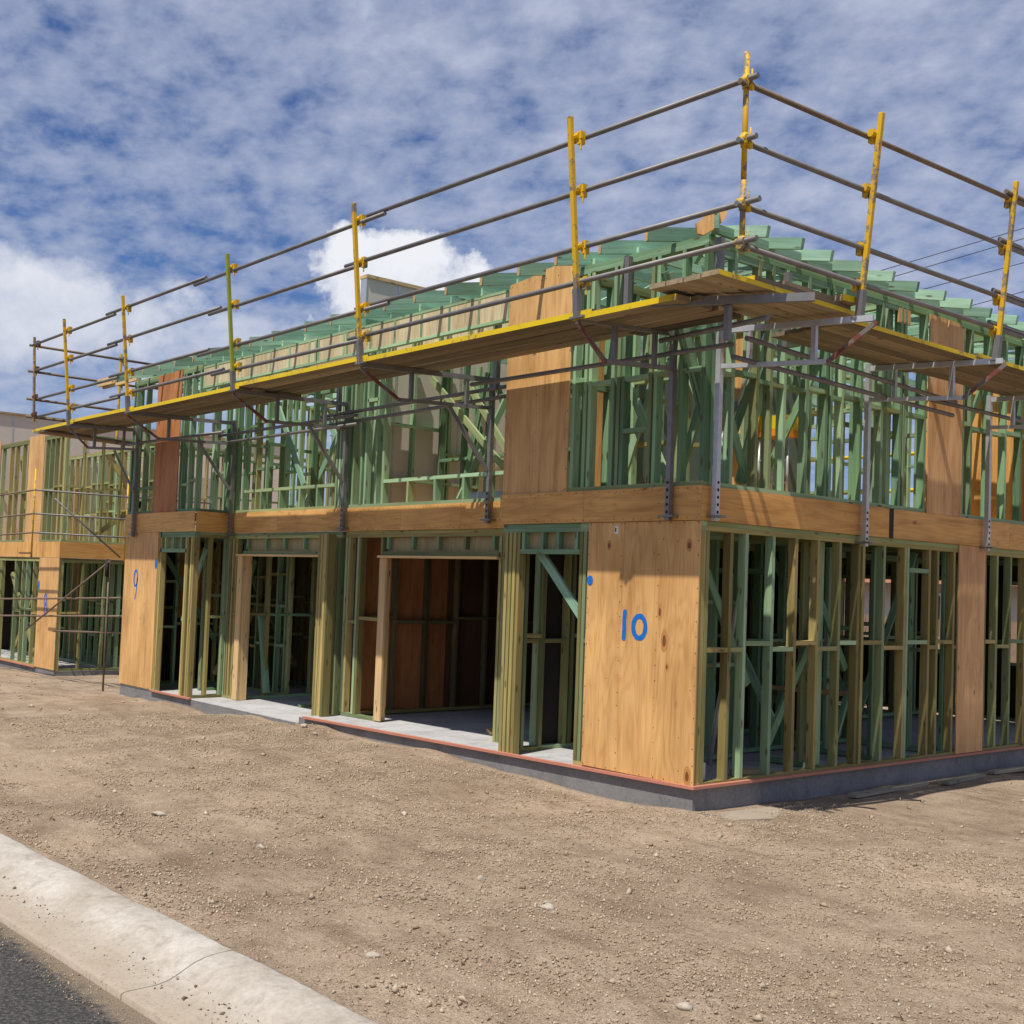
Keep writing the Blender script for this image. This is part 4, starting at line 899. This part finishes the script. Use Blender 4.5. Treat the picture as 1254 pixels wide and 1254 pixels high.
# left end return
for z in RZ: shade_tube(tubepart('guard_rail', (-15.08, -1.30, z - .05), (-15.08, 1.1, z - .06), mat='brownsteel'))
m = MB().tube((-15.05, -1.16, 4.5), (-15.02, -1.24, 6.06), .026, 10); ep = m.build('guard_post', 'wornyellow', S)
for z in RZ: coupler(ep, (-15.04, -1.18, z), 'x', 'rust')
m = MB().tube((-15.05, .42, 4.25), (-15.05, .42, 6.0), .026, 10); ep = m.build('guard_post', 'yellow', S)
for z in (RZ[0], RZ[1]): coupler(ep, (-15.05, .42, z - .05), 'y', 'galv')

# wall brackets
def bracket(tip, wall, base_z, out, mat='galv', strut=False, lower=None, up=4.30):
    """tip: (x,y) at the post; wall: (x,y) at the upright"""
    T_ = Vector((*tip, up)); W_ = Vector((*wall, up)); d = (T_ - W_)
    m = MB(); m.beam((wall[0], wall[1], base_z), (wall[0], wall[1], up + .05), .054, .054, (0, 1, 0)); br_ = m.build('bracket', mat, S)
    MB().beam((wall[0] - .09, wall[1], base_z + .04), (wall[0] + .09, wall[1], base_z + .04), .10, .02).build('foot', 'galv', br_)
    for q in range(5):
        pz = base_z + .08 + q * .07; mm = MB()
        o = Vector(out) * .0272; mm.tube(Vector((wall[0], wall[1], pz)) + o, Vector((wall[0], wall[1], pz)) + o * 1.06, .016, 8); mm.build('pin_hole', 'dark', br_)
    MB().beam(W_, T_ - d.normalized() * .03, .042, .055, (0, 0, 1)).build('top_arm', mat, br_)
    lo = W_ + d * .70 - Vector((0, 0, .36)); lw = W_ - Vector((0, 0, .34))
    MB().beam(lw, lo, .036, .042, (0, 0, 1)).build('lower_arm', mat, br_)
    MB().beam(lo - Vector((0, 0, .01)), T_ - Vector((0, 0, .035)), .032, .038, (0, 0, 1)).build('brace', 'redpaint', br_)
    mid = W_ + d * .62; MB().beam(mid - Vector((0, 0, .35)), mid - Vector((0, 0, .03)), .04, .05, (1, 0, 0)).build('hanger', mat, br_)
    mid2 = W_ + d * .2; MB().beam(mid2 - Vector((0, 0, .345)), mid2 - Vector((0, 0, .03)), .04, .04, (1, 0, 0)).build('hanger', mat, br_)
    if strut: MB().beam(W_ + d * .33 - Vector((0, 0, .38)), Vector((wall[0], wall[1], up - 1.1)) + d * .02, .04, .045, (0, 0, 1)).build('diagonal_strut', mat, br_)
bracket((-.575, -1.14), (-.33, -.085), 2.50, (0, -1, 0), 'galv')
bracket((-4.19, -1.14), (-3.79, .52), 2.56, (0, -1, 0), 'galv', True)
bracket((-7.29, -1.14), (-7.03, .52), 2.50, (0, -1, 0), 'galv', True)
bracket((-10.80, -1.14), (-10.42, .52), 2.45, (0, -1, 0), 'galv', True)
bracket((-13.33, -1.14), (-12.86, -.085), 2.42, (0, -1, 0), 'galv', True)
bracket((1.47, .56), (.09, .10), 2.50, (1, 0, 0), 'alu')
bracket((1.40, 3.03), (.09, 2.58), 2.38, (1, 0, 0), 'alu')
bracket((1.40, 5.55), (.09, 5.2), 2.45, (1, 0, 0), 'alu')
# corner beam across the two runs, with hanger
cb = MB().beam((.30, -1.08, 4.315), (1.47, -.36, 4.315), .055, .07).build('corner_beam', 'galv', S)
MB().beam((.85, -.72, 3.98), (.85, -.72, 4.27), .05, .05, (0, 1, 0)).build('hanger', 'galv', cb)
# ledger tubes under the boards
for (a, b) in (((.6, -.15, 4.12), (.2, 4.2, 4.13)), ((.45, -.15, 3.97), (.17, 4.2, 3.98)), ((.18, 3.4, 4.10), (.2, 8.0, 4.1)), ((.4, -.10, 4.10), (-3.4, -.12, 4.12)), ((-3.3, .44, 4.18), (-7.6, .44, 4.16)), ((-3.3, .46, 4.07), (-7.6, .46, 4.02)), ((-6.6, .40, 4.10), (-10.8, .40, 4.10)), ((-6.6, .42, 3.98), (-10.8, .42, 3.98)), ((-9.8, .0, 4.05), (-13.4, -.1, 4.08)), ((1.1, -.5, 4.17), (-.4, -.2, 4.22))):
    shade_tube(tubepart('ledger_tube', a, b, .024, 'tube'))
for (a, b) in (((-3.6, .42, 4.15), (-3.6, .42, 5.05)), ((-7.1, .42, 4.2), (-7.1, .42, 5.1)), ((-1.0, -.05, 4.4), (-1.0, -.05, 5.18)), ((.16, -.02, 4.4), (.16, -.02, 5.15)), ((.10, 1.1, 4.3), (.10, 1.1, 5.05))):
    MB().beam(a, b, .06, .06, (0, 1, 0)).build('inner_upright', 'galv', S)

# planks
def plank(a, b, w, th, label, group, outer=0, tone=None, endpaint=False):
    """a,b centre line of the top; outer: side (+1/-1) whose edge is painted yellow"""
    a = Vector(a) - Vector((0, 0, th / 2)); b = Vector(b) - Vector((0, 0, th / 2)); m = MB().beam(a, b, w, th, (0, 0, 1), rng.random() if tone is None else tone)
    m.mi = [0] * 6
    if outer > 0: m.mi[3] = 1
    if outer < 0: m.mi[5] = 1
    if endpaint: m.mi[0] = 1; m.mi[1] = 1
    if endpaint == 2:
        m.mi[3] = 1
    o = m.build('scaffold_plank', ['plank', 'yellowclean'], bevel=0)
    return tag(o, label, 'plank', group)
ROWN = ['outermost yellow-edged plank', 'second plank from the edge', 'third plank from the edge', 'innermost plank']
bays = [(.62, -.66, -.03, 'short bay left of the corner'), (-.40, -4.30, .0, 'long bay left of the nearest front post'), (-4.05, -7.40, .028, 'bay right of the lime-green post'), (-7.15, -10.95, .0, 'bay left of the lime-green post'), (-10.6, -13.45, .028, 'bay left of the dark orange upper panel'), (-13.15, -15.2, .0, 'last bay at the left end')]
for bi, (xa, xb, dz, txt) in enumerate(bays):
    nrow = 5
    for r in range(nrow):
        yc = -1.13 + .0925 + r * .191; rn = ROWN[r] if r < 3 else ('innermost plank' if r == nrow - 1 else 'fourth plank from the edge')
        ja, jb = rng.uniform(-.12, .12), rng.uniform(-.1, .1)
        if r == 0: ja = jb = 0
        plank((xa + ja, yc, 4.375 + dz + rng.uniform(-.008, .006)), (xb + jb, yc + rng.uniform(-.004, .004), 4.375 + dz + rng.uniform(-.006, .004)), .174, .042 if r else .052, f'{rn}, {txt}', 'scaffold planks on the front run', outer=-1 if r == 0 else 0)
sb = [(-1.26, .74, .045, 'raised corner bay beside the corner standard', 1.19), (.70, 3.12, .0, 'side bay right of the corner', 1.12), (2.95, 5.7, .025, 'side bay at the right picture edge', 1.14)]
for bi, (ya, yb_, dz, txt, xo) in enumerate(sb):
    for r in range(5 if bi else 4):
        xc = xo - .0925 - r * .191; rn = ROWN[r] if r < 3 else ('innermost plank' if r == (4 if bi else 3) else 'fourth plank from the edge')
        if bi == 0 and r == 3: rn = 'innermost plank with pinkish sawn end'
        j = 0 if r == 0 else rng.uniform(-.06, .06)
        plank((xc, ya + (0 if bi == 0 else j), 4.375 + dz + (.0 if bi else rng.uniform(-.004, .004))), (xc + rng.uniform(-.006, .006), yb_ + j, 4.375 + dz), .176, .042, f'{rn}, {txt}', 'scaffold planks on the side run', outer=1 if r == 0 else 0, tone=.9 if bi == 0 else None)
# spare boards left on the corner platform
plank((1.075, -.78, 4.468), (1.06, .62, 4.468), .20, .045, 'loose yellow-ended board lying on the raised corner planks', 'spare boards lying on the corner platform', 0, .7, True)
plank((1.05, -.35, 4.513), (1.03, .45, 4.513), .20, .042, 'short brown board topmost on the loose corner boards', 'spare boards lying on the corner platform', 0, .5, False)
plank((.84, -.6, 4.468), (.80, .7, 4.468), .20, .042, 'brown board lying beside the loose yellow-ended one at the corner', 'spare boards lying on the corner platform', 0, .6, False)
plank((1.25, .50, 4.52), (.35, .62, 4.52), .24, .055, 'short board with bright yellow end beside the first side post', 'spare boards lying on the corner platform', 0, .9, True)
plank((-4.35, -1.0, 4.43), (-5.4, -.98, 4.43), .20, .04, 'short orange-edged board lying on the yellow planks by the third post', 'spare boards lying on the front platform', 1, .9, False)
plank((-14.9, -1.12, 4.33), (-15.45, .9, 4.33), .23, .04, 'outer cross plank under the far left end of the platform', 'cross planks at the left end', -1, .5, False)
plank((-14.62, -1.12, 4.33), (-15.2, .9, 4.33), .23, .04, 'inner cross plank under the far left end of the platform', 'cross planks at the left end', 0, .4, False)

# ------------------------------------------------------------------ scaffold of the lower house
K = thing('scaffold', (-19, -.3, -.5), 'rusty tube scaffold with yellow standards round the lower house at far left', 'scaffold')
def kt(name, a, b, mat='brownsteel', r=.019): shade_tube(MB().tube(a, b, r, 8).build(name, mat, K))
for za, zb in ((1.02, 1.33), (.62, 1.0)): kt('ledger_tube', (-25, -.0, za - .1), (-13.45, -.0, zb))
kt('ledger_tube', (-17.0, .10, .55), (-13.5, .15, .70))
kt('diagonal_tube', (-18.2, -.06, .50), (-13.9, -.06, 1.98))
kt('standard', (-13.98, -.03, -.45), (-13.98, -.03, 2.0), 'brownsteel')
kt('couplers', (-13.98, -.07, 1.70), (-13.98, -.07, 2.02), 'dark', .035)
for z in (3.45, 2.95, 2.55): kt('guard_rail', (-25, .0, z - .1), (-18.2, .0, z)); kt('guard_rail', (-18.2, .0, z), (-18.2, 4.0, z), 'tube')
for x, y, mt in ((-18.25, .0, 'yellow'), (-18.2, 2.0, 'yellow'), (-21.3, .0, 'yellow'), (-18.2, 3.6, 'rust')): kt('standard', (x, y, 2.0), (x, y, 3.9), mt)
kt('foot', (-19.0, -.0, 2.12), (-18.3, -.0, 2.12), 'rust'); kt('brace', (-18.2, .4, 3.3), (-18.2, 1.9, 2.1), 'tube')
# rear scaffold glimpsed through the upper floor
Q = thing('scaffold', (-4, 10.3, 0), 'yellow-railed scaffold behind the corner house glimpsed through its upper studs', 'scaffold')
for z in (3.2, 3.75, 4.4): shade_tube(MB().tube((-7, 10.4, z), (0, 10.4, z), .035, 8).build('guard_rail', 'yellowclean', Q))
for x in (-6.5, -4.6, -2.6, -.6): shade_tube(MB().tube((x, 10.45, -.3), (x, 10.45, 5.0), .026, 8).build('standard', 'galv', Q))

# ------------------------------------------------------------------ odds and ends
def simple(name, mb, mat, label, cat, group=None, bevel=0): return tag(mb.build(name, mat, bevel=bevel), label, cat, group)
t = thing('wrapped_pack', (-4.6, 1.2, HT), 'long grey-blue wrapped pack on the upper floor behind the window sill', 'pack')
MB()._box(-4.75, -4.05, .95, 1.35, HT, HT + .17, 0, .5, 0).build('bundle', 'wrap', t, bevel=.02); MB()._box(-4.55, -4.53, .945, 1.355, HT - .0, HT + .175, 0, .5, 0).build('strap', 'white', t)
t = thing('wrapped_pack', (-3.6, 1.1, HT), 'short pale blue wrapped pack on the upper floor beside the large plywood panel', 'pack')
MB()._box(-3.88, -3.45, .9, 1.2, HT, HT + .20, 0, .5, 0).build('bundle', 'wrap', t, bevel=.02); MB()._box(-3.70, -3.68, .895, 1.205, HT, HT + .205, 0, .5, 0).build('strap', 'white', t)
def prop(a, b, label):
    t = thing('steel_prop', a, label, 'prop', 'wall props'); a = Vector(a); b = Vector(b); m = a + (b - a) * .55
    shade_tube(MB().tube(a, m, .03, 10).build('outer_tube', 'alu', t)); shade_tube(MB().tube(m, b, .022, 10).build('inner_tube', 'alu', t)); MB().beam(m - (b - a).normalized() * .05, m + (b - a).normalized() * .03, .08, .08).build('collar', 'galv', t)
prop((-.9, 1.0, HT), (-.25, 1.25, 4.55), 'shiny steel prop leaning behind the upper side studs')
prop((-.7, 1.05, .05), (-.3, 1.1, 2.35), 'grey steel prop standing behind the lower side studs')
t = thing('trestle', (-1.06, 2.55, HT), 'yellow-decked metal trestle standing among the upper side studs', 'trestle')
MB()._box(-1.28, -.92, 2.45, 2.75, 3.72, 3.88, 0, .5, 0).build('deck', 'yellowclean', t)
MB()._box(-1.28, -.92, 2.448, 2.752, 3.64, 3.718, 0, .5, 0).build('lower_panel', 'orangebox', t)
for x, y in ((-1.27, 2.48), (-.87, 2.48), (-1.27, 2.72), (-.87, 2.72)): shade_tube(MB().tube((x, y, HT), (x, y, 3.62), .016, 8).build('leg', 'alu', t))
for z in (3.1, 3.36): shade_tube(MB().tube((-1.27, 2.48, z), (-.87, 2.48, z), .013, 8).build('rung', 'alu', t))
t = thing('sawhorse', (-1.0, 3.2, 0), 'low timber sawhorse on the slab behind the lower side studs', 'sawhorse')
MB().beam((-1.6, 3.1, .72), (-.4, 3.3, .72), .09, .05).build('top', 'pine', t)
for x in (-1.5, -.5):
    for s in (-1, 1): MB().beam((x, 3.2, .7), (x, 3.2 + s * .3, .02), .07, .04).build('leg', 'green', t)
for (x, y, a_, L_, txt) in ((-5.2, 3.6, .3, .5, 'pale offcut lying deep inside the garage of number 10'), (-5.0, 3.9, 1.4, .3, 'short pale offcut just behind the other one in the garage'), (-4.1, 1.0, 2.6, .35, 'pale offcut lying on the garage slab near its right jamb')):
    zf_ = .0143 * x - .02; simple('offcut', MB().beam((x, y, zf_ + .05), (x + L_ * math.cos(a_), y + L_ * math.sin(a_), zf_ + .05), .09, .04, tone=.6), 'pine', txt, 'timber offcut', 'timber offcuts in the garage')
simple('bucket', MB().tube((-.22, .28, .0), (-.22, .28, .20), .10, 14), 'render', 'pale grey bucket on the slab just inside the corner', 'bucket')
simple('offcut', MB().beam((-.35, 1.0, .03), (-.2, 1.45, .03), .10, .04, tone=.8), 'pine', 'pale timber offcut on the slab inside the side wall', 'timber offcut', 'timber offcuts')
for (a, b, wd, txt) in (((.26, 2.2, 0), (.20, 3.7, 0), .10, 'grey timber offcut lying nearest the corner in the wall shadow'), ((.32, 3.9, 0), (.22, 4.9, 0), .12, 'grey timber offcut lying in the middle of the wall shadow'), ((.20, 5.2, 0), (.30, 6.6, 0), .09, 'long grey timber offcut at the right edge in the wall shadow')):
    za = float(ground_z(a[0], a[1])) + .03; zb = float(ground_z(b[0], b[1])) + .03
    simple('offcut', MB().beam((a[0], a[1], za), (b[0], b[1], zb), wd, .035, tone=.7), 'greyplank', txt, 'timber offcut', 'timber offcuts on the ground')
simple('concrete_slab_offcut', MB().prism([(.10, .12, -.245), (.35, -.02, -.245), (.62, .62, -.24), (.50, .92, -.24), (.18, .95, -.24)], (0, 0, .022)), 'dustyconcrete', 'thin broken concrete slab half buried at the house corner', 'concrete slab', bevel=.006)
# power lines
for (a, b, txt) in (((-28.6, 18.0, 8.9), (-6.5, 43.5, 19.75), 'highest of the power lines crossing the sky at right'), ((-28.6, 18.0, 8.75), (-6.5, 43.5, 19.0), 'power line just under the highest one at right'), ((-28.6, 18.0, 8.2), (-6.5, 43.5, 17.6), 'third power line down at right'), ((-28.6, 18.0, 8.0), (-6.5, 43.5, 16.3), 'lowest power line at right')):
    pass
WL = [((-17.98, 30.31, 14.03), (-14.15, 34.66, 15.98), 'highest of the power lines crossing the sky at right'), ((-17.52, 30.85, 13.89), (-14.15, 34.68, 15.59), 'power line just under the highest one at right'), ((-16.7, 31.84, 13.51), (-14.16, 34.74, 14.68), 'third power line down at right'), ((-15.52, 33.26, 12.96), (-14.17, 34.8, 13.59), 'lowest power line at right')]
for a, b, txt in WL:
    a = Vector(a); b = Vector(b); d = b - a; L = d.length; d /= L
    m = MB(); pts = [a + d * t - Vector((0, 0, -.0004 * (t - L / 2) ** 2)) for t in np.linspace(-22, 22, 17)]
    for p, q in zip(pts[:-1], pts[1:]): m.tube(p, q, .016, 5, cap=False)
    simple('power_line', m, 'wire', txt, 'power line', 'power lines')

# ------------------------------------------------------------------ behind: fence and houses glimpsed through the frame
t = thing('timber_fence', (-6, 13.5, -.3), 'brown paling fence behind the house frame seen through its lower studs', 'fence')
for i in range(70):
    x = -17 + i * .28; MB()._box(x, x + .262, 13.5, 13.52, -.3, 1.45 + rng.uniform(-.02, .02), 2, None, 0).build('paling', 'lathe', t)
for z in (.1, 1.1): MB()._box(-17, 3, 13.53, 13.58, z, z + .09, 0, .5, 0).build('fence_rail', 'lathe', t)
def far_house(x0, x1, y0, y1, zt, label):
    t = thing('tiled_house', ((x0 + x1) / 2, y0, -.3), label, 'house', 'houses beyond the fence')
    MB()._box(x0, x1, y0, y1, -.4, zt, 2, .5, 0).build('wall', 'render', t)
    cy = (y0 + y1) / 2; rz = zt + .35 * (y1 - y0) / 2
    MB().prism([(x0 - .5, y0 - .5, zt + .004), (x0 - .5, y1 + .5, zt + .004), (x0 - .5, cy, rz)], (x1 - x0 + 1, 0, 0), .5).build('roof', 'tile', t)
    for k in range(3):
        wx = x0 + (x1 - x0) * (k + .5) / 3; wf = MB()._box(wx - .6, wx + .6, y0 - .03, y0 - .002, .9, 2.0, 2, .5, 0).build('window', 'white', t); MB()._box(wx - .52, wx + .52, y0 - .036, y0 - .0305, .98, 1.92, 2, .5, 0).build('pane', 'glass', wf)
far_house(-13, -3.6, 18, 26, 2.2, 'pale house with brown tiled roof beyond the fence, seen through the studs')
far_house(-30, -17.5, 20, 28, 2.2, 'pale tiled house beyond the fence, seen through the lower left garage')
